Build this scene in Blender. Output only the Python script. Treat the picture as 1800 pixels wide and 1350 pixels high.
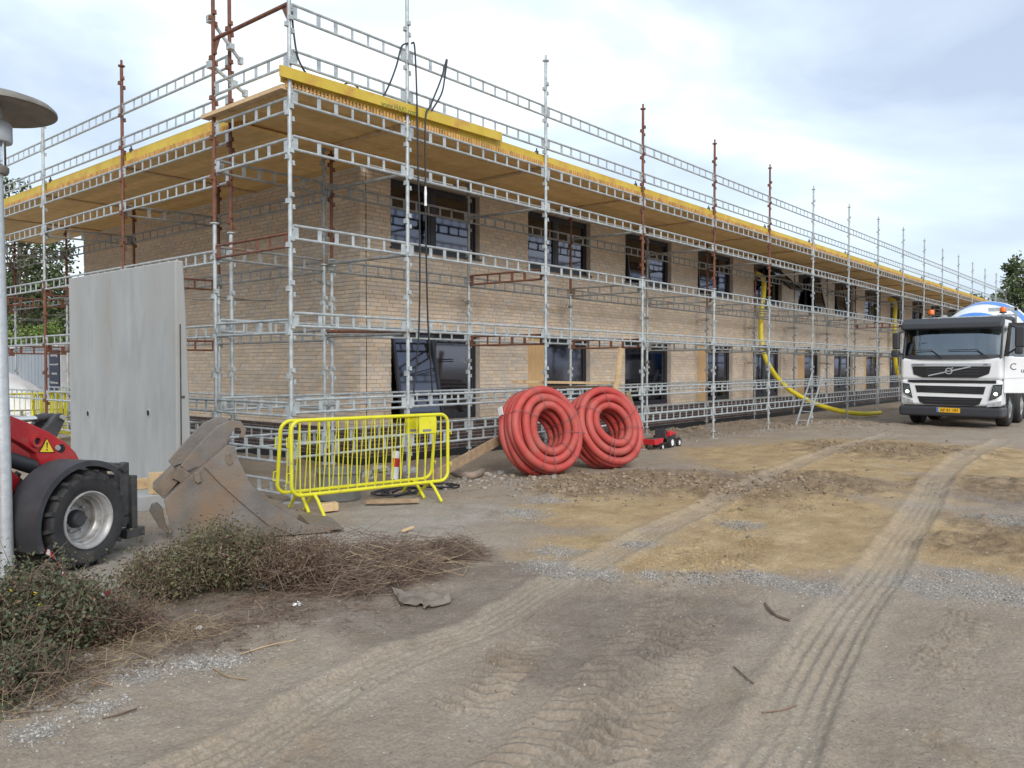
import bpy, math, random
import numpy as np
from mathutils import Vector, Matrix
random.seed(7); np.random.seed(7)
S = bpy.context.scene; COL = S.collection
for o in list(bpy.data.objects): bpy.data.objects.remove(o)
R = math.radians
# ------------------------------------------------------------------ camera, world, sun
F = 1416.0; TH = R(40.16); PITCH = R(1.27); CH = 1.62
cd = bpy.data.cameras.new('camera'); cam = bpy.data.objects.new('camera', cd); COL.objects.link(cam)
cam.location = (0, 0, CH); cam.rotation_euler = (R(90)-PITCH, 0, TH-R(90))
cd.sensor_width = 36; cd.lens = 36*F/1800; cd.clip_end = 3000; cd.clip_start = 0.05
S.camera = cam
S.render.resolution_x = 1024; S.render.resolution_y = 768
S.view_settings.view_transform = 'Standard'; S.view_settings.look = 'None'
S.view_settings.exposure = 0.68; S.view_settings.gamma = 1.0; S.view_settings.use_curve_mapping = False
SUN_EL = R(33); SUN_AZ = R(-128)          # azimuth of the sun measured from +X towards +Y
W = bpy.data.worlds.new('World'); S.world = W; W.use_nodes = True
wn = W.node_tree.nodes; wl = W.node_tree.links; wn.clear()
def wnode(t, **k):
    n = wn.new(t)
    for a, b in k.items(): setattr(n, a, b)
    return n
wo = wnode('ShaderNodeOutputWorld'); sky = wnode('ShaderNodeTexSky', sky_type='NISHITA')
sky.sun_disc = False; sky.sun_elevation = SUN_EL; sky.sun_rotation = R(90)-SUN_AZ; sky.dust_density = 2.0
b1 = wnode('ShaderNodeBackground'); b1.inputs['Strength'].default_value = 0.12
wl.new(sky.outputs[0], b1.inputs['Color'])
tc = wnode('ShaderNodeTexCoord'); mp = wnode('ShaderNodeMapping'); mp.inputs['Scale'].default_value = (1.0, 1.0, 2.4)
mp.inputs['Location'].default_value = (0.35, 0.9, 0.2)
wl.new(tc.outputs['Generated'], mp.inputs['Vector'])
n1 = wnode('ShaderNodeTexNoise'); n1.inputs['Scale'].default_value = 1.7; n1.inputs['Detail'].default_value = 6; n1.inputs['Roughness'].default_value = 0.5
n1.inputs['Distortion'].default_value = 0.5
wl.new(mp.outputs[0], n1.inputs['Vector'])
rp = wnode('ShaderNodeValToRGB'); e = rp.color_ramp.elements
e[0].position = 0.38; e[0].color = (0.39, 0.46, 0.57, 1); e[1].position = 0.67; e[1].color = (0.92, 0.97, 0.99, 1)
m_ = rp.color_ramp.elements.new(0.525); m_.color = (0.58, 0.665, 0.75, 1)
wl.new(n1.outputs['Fac'], rp.inputs['Fac'])
b2 = wnode('ShaderNodeBackground'); b2.inputs['Strength'].default_value = 1.0
wl.new(rp.outputs[0], b2.inputs['Color'])
mx = wnode('ShaderNodeMixShader'); mx.inputs[0].default_value = 0.82
wl.new(b1.outputs[0], mx.inputs[1]); wl.new(b2.outputs[0], mx.inputs[2]); wl.new(mx.outputs[0], wo.inputs['Surface'])
sl = bpy.data.lights.new('sun', 'SUN'); sl.energy = 1.5; sl.angle = R(26); sl.color = (1, 0.96, 0.9)
so = bpy.data.objects.new('sun', sl); COL.objects.link(so)
sd = Vector((math.cos(SUN_EL)*math.cos(SUN_AZ), math.cos(SUN_EL)*math.sin(SUN_AZ), math.sin(SUN_EL)))
so.rotation_euler = sd.to_track_quat('Z', 'Y').to_euler(); so.location = (0, -20, 30)

# ------------------------------------------------------------------ measuring helpers (photograph pixel -> point at a real distance)
FW = Vector((math.cos(TH)*math.cos(PITCH), math.sin(TH)*math.cos(PITCH), -math.sin(PITCH)))
RT = Vector((math.sin(TH), -math.cos(TH), 0)); UP = RT.cross(FW); CAMP = Vector((0, 0, CH))
def ray(x, y): return FW + RT*((x-900)/F) + UP*((675-y)/F)
def gp(x, y, z=0.0):
    r = ray(x, y); return CAMP + r*((z-CH)/r.z)
def plY(x, y, Y):
    r = ray(x, y); return CAMP + r*(Y/r.y)
def dep(x, y, d): return CAMP + ray(x, y)*d
def vpl(x, y, P, d):
    """point of the upright plane through P along the level direction d -> (distance along d, height)"""
    n = Vector((-d.y, d.x, 0)); r = ray(x, y)
    t = n.dot(P-CAMP)/n.dot(r); q = CAMP + r*t
    return ((q-P).dot(d), q.z)

# ------------------------------------------------------------------ materials
MATS = {}
def mat(name, c1, c2=None, scale=3.0, rough=0.7, metal=0.0, bump=0.0, bscale=40.0, island=0.0, detail=5, spec=0.5, contrast=(0.35, 0.65), c3=None, c3scale=1.0, c3pos=(0.55, 0.68), stretch=None):
    if name in MATS: return MATS[name]
    m = bpy.data.materials.new(name); m.use_nodes = True; nt = m.node_tree; N = nt.nodes; L = nt.links
    b = N['Principled BSDF']; b.inputs['Roughness'].default_value = rough; b.inputs['Metallic'].default_value = metal
    b.inputs['Specular IOR Level'].default_value = spec
    g = N.new('ShaderNodeNewGeometry'); vec = g.outputs['Position']
    if stretch:
        mpn = N.new('ShaderNodeMapping'); mpn.inputs['Scale'].default_value = stretch; L.new(vec, mpn.inputs['Vector']); vec = mpn.outputs[0]
    col = None
    if c2 is not None:
        t = N.new('ShaderNodeTexNoise'); t.inputs['Scale'].default_value = scale; t.inputs['Detail'].default_value = detail; t.inputs['Roughness'].default_value = 0.6
        L.new(vec, t.inputs['Vector'])
        r = N.new('ShaderNodeValToRGB'); r.color_ramp.elements[0].position = contrast[0]; r.color_ramp.elements[1].position = contrast[1]
        r.color_ramp.elements[0].color = (*c1, 1); r.color_ramp.elements[1].color = (*c2, 1); L.new(t.outputs['Fac'], r.inputs['Fac']); col = r.outputs['Color']
        if c3 is not None:
            t3 = N.new('ShaderNodeTexNoise'); t3.inputs['Scale'].default_value = c3scale; t3.inputs['Detail'].default_value = 7; t3.inputs['Roughness'].default_value = 0.65
            L.new(vec, t3.inputs['Vector'])
            r3 = N.new('ShaderNodeValToRGB'); r3.color_ramp.elements[0].position = c3pos[0]; r3.color_ramp.elements[1].position = c3pos[1]; L.new(t3.outputs['Fac'], r3.inputs['Fac'])
            mxn = N.new('ShaderNodeMix'); mxn.data_type = 'RGBA'; L.new(r3.outputs['Color'], mxn.inputs['Factor']); L.new(col, mxn.inputs['A']); mxn.inputs['B'].default_value = (*c3, 1); col = mxn.outputs['Result']
    else:
        v = N.new('ShaderNodeRGB'); v.outputs[0].default_value = (*c1, 1); col = v.outputs[0]
    if island > 0:
        oi = N.new('ShaderNodeObjectInfo'); ad = N.new('ShaderNodeMath'); ad.operation = 'ADD'
        L.new(g.outputs['Random Per Island'], ad.inputs[0]); L.new(oi.outputs['Random'], ad.inputs[1])
        fr = N.new('ShaderNodeMath'); fr.operation = 'FRACT'; L.new(ad.outputs[0], fr.inputs[0])
        mr = N.new('ShaderNodeMapRange'); mr.inputs['To Min'].default_value = 1-island; mr.inputs['To Max'].default_value = 1+island*0.6; L.new(fr.outputs[0], mr.inputs['Value'])
        ml = N.new('ShaderNodeMix'); ml.data_type = 'RGBA'; ml.blend_type = 'MULTIPLY'; ml.inputs['Factor'].default_value = 1
        cb = N.new('ShaderNodeCombineColor'); [L.new(mr.outputs[0], cb.inputs[i]) for i in range(3)]
        L.new(col, ml.inputs['A']); L.new(cb.outputs[0], ml.inputs['B']); col = ml.outputs['Result']
    L.new(col, b.inputs['Base Color'])
    if bump > 0:
        t2 = N.new('ShaderNodeTexNoise'); t2.inputs['Scale'].default_value = bscale; t2.inputs['Detail'].default_value = 6; L.new(vec, t2.inputs['Vector'])
        bp = N.new('ShaderNodeBump'); bp.inputs['Strength'].default_value = bump; bp.inputs['Distance'].default_value = 0.02; L.new(t2.outputs['Fac'], bp.inputs['Height']); L.new(bp.outputs[0], b.inputs['Normal'])
    MATS[name] = m; return m
def M(n): return MATS[n]
mat('galv', (0.33, 0.36, 0.37), (0.50, 0.535, 0.545), 9, 0.5, 0.3, 0.1, 60, c3=(0.30, 0.27, 0.23), c3scale=3, c3pos=(0.6, 0.75))
mat('galv_old', (0.20, 0.205, 0.20), (0.31, 0.32, 0.315), 9, 0.6, 0.25, 0.1, 60, c3=(0.22, 0.14, 0.09), c3scale=3)
mat('rust', (0.13, 0.055, 0.035), (0.21, 0.09, 0.055), 12, 0.8, 0.1, 0.2, 80, c3=(0.10, 0.07, 0.06), c3scale=5)
mat('deck_wood', (0.70, 0.46, 0.19), (0.80, 0.57, 0.27), 5, 0.7, 0, 0.1, 30, island=0.14, c3=(0.52, 0.31, 0.12), c3scale=2.2, c3pos=(0.6, 0.8))
mat('new_wood', (0.50, 0.34, 0.18), (0.62, 0.45, 0.26), 14, 0.7, 0, 0.12, 50, island=0.12, c3=(0.36, 0.22, 0.12), c3scale=6)
mat('old_wood', (0.26, 0.18, 0.11), (0.38, 0.27, 0.17), 14, 0.8, 0, 0.2, 50, island=0.15)
mat('yellow_board', (0.52, 0.36, 0.03), (0.60, 0.44, 0.06), 3, 0.6, 0, 0.1, 40, c3=(0.50, 0.26, 0.06), c3scale=2.6, c3pos=(0.52, 0.66), island=0.1)
mat('edge_rust', (0.46, 0.25, 0.07), (0.58, 0.35, 0.12), 7, 0.75, 0, 0.1, 60, island=0.25)
mat('brick', (0.585, 0.455, 0.325), (0.665, 0.535, 0.40), 6, 0.85, 0, 0.25, 120, island=0.12, c3=(0.55, 0.485, 0.42), c3scale=5, c3pos=(0.42, 0.62))
mat('brick_dark', (0.045, 0.03, 0.03), (0.085, 0.055, 0.05), 8, 0.8, 0, 0.25, 120, island=0.3)
mat('mortar', (0.43, 0.37, 0.305), (0.51, 0.445, 0.38), 9, 0.9, 0, 0.3, 150)
mat('mortar_light', (0.27, 0.24, 0.22), (0.36, 0.33, 0.31), 9, 0.9, 0, 0.3, 150)
mat('frame_dark', (0.022, 0.024, 0.032), None, rough=0.45)
mat('interior', (0.22, 0.20, 0.18), (0.30, 0.28, 0.25), 2, 0.9)
mat('plywood', (0.48, 0.30, 0.14), (0.56, 0.37, 0.19), 4, 0.7, 0, 0.05, 60, stretch=(8, 8, 1))
mat('concrete', (0.30, 0.308, 0.306), (0.37, 0.378, 0.376), 2.2, 0.85, 0, 0.15, 90, c3=(0.29, 0.285, 0.265), c3scale=1.1, c3pos=(0.5, 0.7), stretch=(2, 2, 0.6))
mat('concrete_rough', (0.28, 0.27, 0.25), (0.42, 0.41, 0.39), 8, 0.95, 0, 0.5, 60, island=0.3)
mat('red_hose', (0.40, 0.045, 0.038), (0.47, 0.062, 0.052), 5, 0.6, 0, 0.05, 60, c3=(0.40, 0.12, 0.095), c3scale=3, c3pos=(0.42, 0.72))
mat('strap', (0.16, 0.10, 0.11), None, rough=0.5)
mat('yellow_paint', (0.60, 0.56, 0.015), (0.66, 0.62, 0.03), 4, 0.45, 0, 0.04, 60, c3=(0.42, 0.36, 0.08), c3scale=9, c3pos=(0.56, 0.74))
mat('yellow_hose', (0.62, 0.50, 0.02), (0.72, 0.60, 0.04), 3, 0.5, 0, 0.05, 60)
mat('black_rubber', (0.018, 0.018, 0.02), (0.032, 0.031, 0.031), 8, 0.75, 0, 0.2, 60, c3=(0.10, 0.085, 0.07), c3scale=3, c3pos=(0.55, 0.75))
mat('black_plastic', (0.03, 0.031, 0.036), (0.045, 0.046, 0.05), 6, 0.55, 0, 0.05, 90)
mat('cable', (0.012, 0.012, 0.016), None, rough=0.5)
mat('loader_red', (0.40, 0.012, 0.02), (0.47, 0.02, 0.028), 5, 0.35, 0, 0.02, 60, c3=(0.22, 0.09, 0.07), c3scale=5, c3pos=(0.5, 0.8))
mat('rim_silver', (0.34, 0.34, 0.34), (0.46, 0.46, 0.45), 10, 0.45, 0.4, 0.05, 60, c3=(0.22, 0.18, 0.145), c3scale=7, c3pos=(0.5, 0.7))
mat('steel_dark', (0.05, 0.05, 0.055), (0.09, 0.088, 0.085), 9, 0.55, 0.3, 0.1, 60)
mat('chrome', (0.75, 0.76, 0.78), None, rough=0.15, metal=1.0)
mat('bucket_steel', (0.12, 0.108, 0.097), (0.19, 0.172, 0.155), 3.2, 0.6, 0.2, 0.2, 50, c3=(0.215, 0.135, 0.078), c3scale=2.4, c3pos=(0.46, 0.74))
mat('bucket_rust', (0.14, 0.110, 0.085), (0.21, 0.16, 0.115), 8, 0.75, 0.1, 0.25, 60, c3=(0.12, 0.09, 0.07), c3scale=5)
mat('truck_white', (0.74, 0.75, 0.77), (0.80, 0.81, 0.82), 1.5, 0.3, 0, 0.0, c3=(0.60, 0.58, 0.54), c3scale=3, c3pos=(0.62, 0.85))
mat('truck_dark', (0.035, 0.037, 0.043), None, rough=0.5)
mat('truck_black', (0.012, 0.012, 0.014), None, rough=0.6)
mat('silver_strip', (0.50, 0.52, 0.55), None, rough=0.35, metal=0.4)
mat('drum_blue', (0.05, 0.21, 0.62), None, rough=0.35)
mat('plate_yellow', (0.72, 0.40, 0.01), None, rough=0.5)
mat('orange_lens', (0.85, 0.16, 0.01), None, rough=0.25)
mat('lamp_cap', (0.16, 0.148, 0.128), (0.23, 0.215, 0.185), 8, 0.6, 0.1, 0.1, 40)
mat('lamp_post', (0.42, 0.45, 0.48), (0.52, 0.55, 0.57), 20, 0.5, 0.4, 0.15, 60)
mat('leaf_green', (0.050, 0.060, 0.028), (0.10, 0.115, 0.058), 4, 0.6, island=0.45)
mat('leaf_dull', (0.085, 0.085, 0.038), (0.15, 0.145, 0.07), 4, 0.7, island=0.4)
mat('leaf_brown', (0.11, 0.070, 0.042), (0.18, 0.12, 0.075), 4, 0.8, island=0.4)
mat('leaf_tree', (0.035, 0.06, 0.015), (0.09, 0.13, 0.03), 0.5, 0.6, island=0.4)
mat('leaf_birch', (0.05, 0.075, 0.02), (0.10, 0.13, 0.045), 0.5, 0.6, island=0.4)
mat('leaf_light', (0.11, 0.17, 0.03), (0.18, 0.24, 0.05), 0.5, 0.6, island=0.35)
mat('twig', (0.135, 0.085, 0.060), (0.23, 0.165, 0.12), 6, 0.85, island=0.4)
mat('straw', (0.28, 0.205, 0.12), (0.38, 0.29, 0.18), 6, 0.85, island=0.35)
mat('bark', (0.06, 0.045, 0.035), (0.12, 0.10, 0.08), 6, 0.9, 0, 0.3, 30)
mat('stone', (0.22, 0.19, 0.16), (0.34, 0.30, 0.26), 14, 0.9, 0, 0.4, 60, island=0.35)
mat('clod', (0.20, 0.148, 0.10), (0.31, 0.235, 0.16), 14, 0.95, 0, 0.4, 60, island=0.25)
mat('gravel', (0.27, 0.245, 0.215), (0.42, 0.395, 0.365), 30, 0.9, 0, 0.3, 60, island=0.5)
mat('white_plastic', (0.70, 0.71, 0.74), (0.80, 0.80, 0.82), 3, 0.4, 0, 0.2, 8)
mat('red_plastic', (0.55, 0.02, 0.03), None, rough=0.4)
mat('van_grey', (0.36, 0.40, 0.44), (0.42, 0.46, 0.50), 2, 0.5)
mat('sign_navy', (0.018, 0.022, 0.055), None, rough=0.5)
mat('white_ink', (0.80, 0.80, 0.80), None, rough=0.6)
mat('black_ink', (0.01, 0.01, 0.012), None, rough=0.6)
mat('green_ink', (0.16, 0.22, 0.05), None, rough=0.6)
mat('warn_yellow', (0.80, 0.58, 0.03), None, rough=0.45)
mat('cloth_grey', (0.14, 0.115, 0.092), (0.22, 0.185, 0.15), 6, 0.95, 0, 0.3, 30)
mat('tub_grey', (0.16, 0.165, 0.16), (0.21, 0.215, 0.21), 6, 0.75, 0, 0.1, 40)
mat('yellow_flower', (0.80, 0.62, 0.03), None, rough=0.6)
mat('membrane', (0.010, 0.010, 0.012), None, rough=0.6)
mat('tan_pipe', (0.22, 0.17, 0.13), (0.30, 0.24, 0.19), 8, 0.7)
mat('render_grey', (0.33, 0.32, 0.30), (0.40, 0.39, 0.37), 5, 0.9, 0, 0.2, 60)
def glass_mat(name, tint, gloss, refl, rough=0.02):
    m = bpy.data.materials.new(name); m.use_nodes = True; N = m.node_tree.nodes; L = m.node_tree.links; N.clear()
    o = N.new('ShaderNodeOutputMaterial'); t = N.new('ShaderNodeBsdfTransparent'); t.inputs[0].default_value = (*tint, 1)
    g = N.new('ShaderNodeBsdfGlossy'); g.inputs['Color'].default_value = (*gloss, 1); g.inputs['Roughness'].default_value = rough
    fr = N.new('ShaderNodeFresnel'); fr.inputs['IOR'].default_value = 1.5
    ad = N.new('ShaderNodeMath'); ad.operation = 'ADD'; ad.inputs[1].default_value = refl; ad.use_clamp = True; L.new(fr.outputs[0], ad.inputs[0])
    x = N.new('ShaderNodeMixShader'); L.new(ad.outputs[0], x.inputs[0]); L.new(t.outputs[0], x.inputs[1]); L.new(g.outputs[0], x.inputs[2]); L.new(x.outputs[0], o.inputs['Surface'])
    MATS[name] = m
glass_mat('window_glass', (0.50, 0.56, 0.55), (0.60, 0.62, 0.76), 0.13, 0.07)
glass_mat('windscreen', (0.30, 0.36, 0.37), (0.75, 0.85, 0.95), 0.16)
glass_mat('clear_glass', (0.85, 0.88, 0.88), (0.9, 0.9, 0.9), 0.05)
def emit_mat(name, c, s):
    m = bpy.data.materials.new(name); m.use_nodes = True; b = m.node_tree.nodes['Principled BSDF']
    b.inputs['Base Color'].default_value = (*c, 1); b.inputs['Emission Color'].default_value = (*c, 1); b.inputs['Emission Strength'].default_value = s; MATS[name] = m
emit_mat('lit_bulb', (1.0, 0.96, 0.86), 6.0)

# ------------------------------------------------------------------ mesh building helpers
class MB:
    def __init__(s): s.v = []; s.f = []
    def add(s, vs, fs):
        n = len(s.v); s.v += [tuple(v) for v in vs]; s.f += [tuple(n+i for i in f) for f in fs]; return s
    def box(s, a, b, m=None):
        x0, y0, z0 = a; x1, y1, z1 = b
        vs = [Vector(p) for p in ((x0,y0,z0),(x1,y0,z0),(x1,y1,z0),(x0,y1,z0),(x0,y0,z1),(x1,y0,z1),(x1,y1,z1),(x0,y1,z1))]
        if m is not None: vs = [m @ v for v in vs]
        return s.add(vs, [(0,3,2,1),(4,5,6,7),(0,1,5,4),(1,2,6,5),(2,3,7,6),(3,0,4,7)])
    def cbox(s, c, d, m=None):
        return s.box([c[i]-d[i]/2 for i in range(3)], [c[i]+d[i]/2 for i in range(3)], m)
    def beam(s, p, q, w, h, up=(0,0,1)):
        """rectangular bar from p to q, w across, h along up"""
        p = Vector(p); q = Vector(q); d = (q-p); L = d.length; d.normalize(); u = Vector(up)
        sd = d.cross(u)
        if sd.length < 1e-4: sd = d.cross(Vector((1,0,0)))
        sd.normalize(); u = sd.cross(d)
        m = Matrix((( d.x, sd.x, u.x, p.x),(d.y, sd.y, u.y, p.y),(d.z, sd.z, u.z, p.z),(0,0,0,1)))
        return s.box((0,-w/2,-h/2),(L,w/2,h/2), m)
    def tube(s, p, q, r, n=8, r2=None, cap=True):
        return s.poly([p, q], [r, r if r2 is None else r2], n, cap)
    def poly(s, pts, r, n=8, cap=True, closed=False):
        pts = [Vector(p) for p in pts]; k = len(pts)
        rs = r if isinstance(r, (list, tuple)) else [r]*k
        base = len(s.v); u = None
        for i, p in enumerate(pts):
            if closed: d = pts[(i+1) % k]-pts[i-1]
            else: d = pts[min(i+1, k-1)]-pts[max(i-1, 0)]
            if d.length < 1e-9: d = Vector((0,0,1))
            d.normalize()
            if u is None:
                u = d.cross(Vector((0,0,1)))
                if u.length < 0.05: u = d.cross(Vector((1,0,0)))
            u = u - d*u.dot(d); u.normalize(); w = d.cross(u)
            for j in range(n):
                a = 2*math.pi*j/n; s.v.append(tuple(p + (u*math.cos(a)+w*math.sin(a))*rs[i]))
        for i in range(k if closed else k-1):
            a = base+i*n; b = base+((i+1) % k)*n
            for j in range(n): s.f.append((a+j, a+(j+1) % n, b+(j+1) % n, b+j))
        if cap and not closed:
            s.f.append(tuple(base+j for j in reversed(range(n)))); e_ = base+(k-1)*n; s.f.append(tuple(e_+j for j in range(n)))
        return s
    def prism(s, pts, o, u, w, t):
        """2-D outline pts in the plane (o; u, w) extruded by vector t"""
        o = Vector(o); u = Vector(u); w = Vector(w); t = Vector(t); n = len(pts)
        a = [o+u*p[0]+w*p[1] for p in pts]
        return s.add(a+[p+t for p in a], [tuple(range(n)), tuple(range(2*n-1, n-1, -1))] + [((i+1) % n, i, n+i, n+(i+1) % n) for i in range(n)])
    def lathe(s, prof, o, ax, n=32, a0=0, a1=2*math.pi):
        """profile (radius, height) turned about axis ax at o"""
        o = Vector(o); ax = Vector(ax).normalized(); u = ax.orthogonal().normalized(); w = ax.cross(u)
        base = len(s.v); k = len(prof); full = abs(a1-a0-2*math.pi) < 1e-6; m = n if full else n+1
        for i in range(m):
            a = a0+(a1-a0)*i/n
            for r, h in prof: s.v.append(tuple(o+ax*h+(u*math.cos(a)+w*math.sin(a))*r))
        for i in range(n):
            A = base+i*k; B = base+((i+1) % m)*k
            for j in range(k-1): s.f.append((A+j, B+j, B+j+1, A+j+1))
        return s
    def mesh(s, name, m=None, smooth=False):
        me = bpy.data.meshes.new(name); me.from_pydata(s.v, [], s.f)
        if m: me.materials.append(MATS[m])
        if smooth:
            me.polygons.foreach_set('use_smooth', [True]*len(me.polygons))
            try: me.set_sharp_from_angle(angle=R(40))
            except Exception: pass
        me.update(); return me
    def build(s, name, m, parent=None, smooth=False, bevel=0, seg=2):
        o = bpy.data.objects.new(name, s.mesh(name, m, smooth)); COL.objects.link(o)
        if parent is not None: o.parent = parent
        if bevel:
            b = o.modifiers.new('bevel', 'BEVEL'); b.width = bevel; b.segments = seg; b.limit_method = 'ANGLE'; b.angle_limit = R(40)
        return o
def link(name, me, parent=None, loc=(0,0,0), rz=0):
    o = bpy.data.objects.new(name, me); COL.objects.link(o); o.location = loc; o.rotation_euler = (0, 0, rz)
    if parent is not None: o.parent = parent
    return o
def tag(o, label, cat, group=None, kind=None):
    if label: o['label'] = label
    if cat: o['category'] = cat
    if group: o['group'] = group
    if kind: o['kind'] = kind
    return o
def empty(name, loc, rz, label, cat, group=None):
    o = bpy.data.objects.new(name, None); COL.objects.link(o); o.location = loc; o.rotation_euler = (0, 0, rz); o.empty_display_size = 0.2
    return tag(o, label, cat, group)
def copy_tree(o, parent=None):
    c = o.copy(); COL.objects.link(c); c.parent = parent
    for ch in o.children: copy_tree(ch, c)
    return c
def text(s, name, m, size, parent, loc, rot, align='CENTER', thick=0.002, sx=1.0):
    cu = bpy.data.curves.new(name, 'FONT'); cu.body = s; cu.size = size; cu.align_x = align; cu.align_y = 'CENTER'; cu.extrude = thick; cu.offset = 0
    t = bpy.data.objects.new(name+'_tmp', cu); COL.objects.link(t)
    dg = bpy.context.evaluated_depsgraph_get(); me = bpy.data.meshes.new_from_object(t.evaluated_get(dg))
    bpy.data.objects.remove(t); me.materials.clear(); me.materials.append(MATS[m])
    o = bpy.data.objects.new(name, me); COL.objects.link(o); o.parent = parent; o.location = loc; o.rotation_euler = rot; o.scale = (sx, 1, 1); return o
def catmull(pts, n=8):
    P = [Vector(p) for p in pts]; P = [P[0]*2-P[1]] + P + [P[-1]*2-P[-2]]; out = []
    for i in range(1, len(P)-2):
        for k in range(n):
            t = k/n; a, b, c, d = P[i-1], P[i], P[i+1], P[i+2]
            out.append(0.5*((2*b)+(c-a)*t+(2*a-5*b+4*c-d)*t*t+(3*b-a-3*c+d)*t**3))
    out.append(P[-2]); return out

# ------------------------------------------------------------------ ground
def hsh(ix, iy, s):
    h = (ix.astype(np.int64)*374761393 + iy.astype(np.int64)*668265263 + s*974634721) & 0x7fffffff
    h = ((h ^ (h >> 13))*1274126177) & 0x7fffffff
    return ((h ^ (h >> 16)) & 0xffff)/65535.0
def vn(x, y, s=0):
    ix = np.floor(x); iy = np.floor(y); fx = x-ix; fy = y-iy; fx = fx*fx*(3-2*fx); fy = fy*fy*(3-2*fy)
    a = hsh(ix, iy, s); b = hsh(ix+1, iy, s); c = hsh(ix, iy+1, s); d = hsh(ix+1, iy+1, s)
    return (a*(1-fx)+b*fx)*(1-fy)+(c*(1-fx)+d*fx)*fy
def fbm(x, y, s=0, o=4, g=0.5):
    t = 0; a = 1; n = 0
    for i in range(o): t = t+a*vn(x*2**i, y*2**i, s+i*17); n += a; a *= g
    return t/n
def sst(a, b, x): t = np.clip((x-a)/(b-a), 0, 1); return t*t*(3-2*t)
def G2(x, y): p = gp(x, y); return (p.x, p.y)
TRA = [G2(*p) for p in ((1270,1420),(1350,1340),(1420,1200),(1490,1080),(1560,985),(1622,890),(1675,820),(1760,775))]
TRB = [G2(*p) for p in ((250,1400),(420,1322),(600,1215),(760,1135),(850,1105),(975,1030),(1130,945),(1290,870),(1430,805),(1560,765))]
TRC = [G2(*p) for p in ((900,1380),(985,1300),(1065,1215),(1150,1110),(1220,1010),(1275,930),(1330,870),(1400,820))]
TRE = [G2(*p) for p in ((1120,1260),(1190,1150),(1262,1040),(1335,950),(1420,880),(1500,830))]
TRF = [G2(*p) for p in ((1560,1350),(1620,1240),(1670,1150),(1710,1080))]
TRD = [G2(*p) for p in ((880,1180),(960,1105),(1060,1040),(1160,985),(1260,915),(1340,860))]
def dense(pl, step=0.04):
    c = catmull([(p[0], p[1], 0) for p in pl], 40); P = np.array([(q.x, q.y) for q in c])
    s = np.concatenate([[0], np.cumsum(np.hypot(*np.diff(P, axis=0).T))]); n = int(s[-1]/step)
    t = np.linspace(0, s[-1], n); return np.stack([np.interp(t, s, P[:, 0]), np.interp(t, s, P[:, 1])], 1), t
TRK = [dense(t) for t in (TRA, TRB, TRC, TRD, TRE, TRF)]
def track(x, y, k):
    """signed distance across and distance along for track k (999 where far)"""
    P, t = TRK[k]; X = x.ravel(); Y = y.ravel(); d = np.full(X.shape, 999.0); al = np.zeros(X.shape)
    near = np.where((X > P[:, 0].min()-0.6) & (X < P[:, 0].max()+0.6) & (Y > P[:, 1].min()-0.6) & (Y < P[:, 1].max()+0.6))[0]
    T = np.gradient(P, axis=0); T /= np.hypot(T[:, 0], T[:, 1])[:, None]
    for c in range(0, len(near), 4000):
        q = near[c:c+4000]; D = (X[q][:, None]-P[None, :, 0])**2+(Y[q][:, None]-P[None, :, 1])**2
        i = D.argmin(1); dx = X[q]-P[i, 0]; dy = Y[q]-P[i, 1]
        sg = T[i, 0]*dy-T[i, 1]*dx; ln = dx*T[i, 0]+dy*T[i, 1]
        ok = (np.sqrt(D.min(1)) < 0.55); d[q[ok]] = sg[ok]; al[q[ok]] = t[i[ok]]+ln[ok]
    return d.reshape(x.shape), al.reshape(x.shape)
def blobs(x, y, L):
    m = np.zeros_like(x)
    for px, py, r in L:
        c = gp(px, py); m = np.maximum(m, 1-np.sqrt((x-c.x)**2+(y-c.y)**2)/r)
    return np.clip(m, 0, 1)
ROUGH = [(1180,760,1.6),(1290,745,2.2),(1400,750,2.5),(1500,745,2.5),(1000,862,0.9),(1060,850,1.3),(1180,850,1.6),(1290,865,1.1),(1400,850,1.6),(1560,790,2.5),(1780,860,1.6),(1730,960,0.8),(1790,930,0.9)]
TAN = [(960,900,0.8),(1080,900,1.5),(1030,960,0.9),(1150,960,1.3),(1280,960,1.2),(1400,960,1.1),(1290,880,1.8),(1450,900,1.6),(1420,820,2.4),(1560,850,2.0),(1600,940,1.3),(1720,960,1.3),(1790,980,1.0),(1650,810,3.0),(1780,800,2.6),(1500,790,3.0),(1340,800,2.2),(1200,880,1.6),(1380,920,1.3),(1520,920,1.3)]
DARK = [(700,1090,0.7),(560,1060,0.7),(850,1050,0.8),(1000,1080,0.9),(1120,1110,0.8),(420,1080,0.7),(300,1110,0.6),(1220,1080,0.7),(760,1000,0.7),(1100,860,1.0),(1200,840,1.4),(1340,850,1.2),(1480,850,1.2),(1740,870,1.3),(1000,1180,0.5),(620,1000,0.7),(480,1000,0.7),(900,1000,0.5)]
GRAV = [(960,990,0.32),(985,970,0.35),(1000,1005,0.28),(920,900,0.4),(960,880,0.4),(1060,1008,0.3),(1140,1010,0.28),(1230,1015,0.3),(1340,1015,0.35),(1420,1030,0.38),(1640,1030,0.5),(1720,1040,0.5),(1790,1050,0.5),(1690,1010,0.4),(1790,920,0.7),(60,1225,0.26),(150,1195,0.25),(240,1180,0.26),(340,1165,0.2),(170,1250,0.16),(60,1290,0.15),(400,1160,0.16),(930,905,0.4),(1120,955,0.3),(1300,920,0.4)]
PALE = [(640,940,0.9),(740,920,1.0),(840,900,0.9),(560,960,0.6),(700,890,0.8),(250,980,1.2),(400,1010,0.8)]
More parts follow.
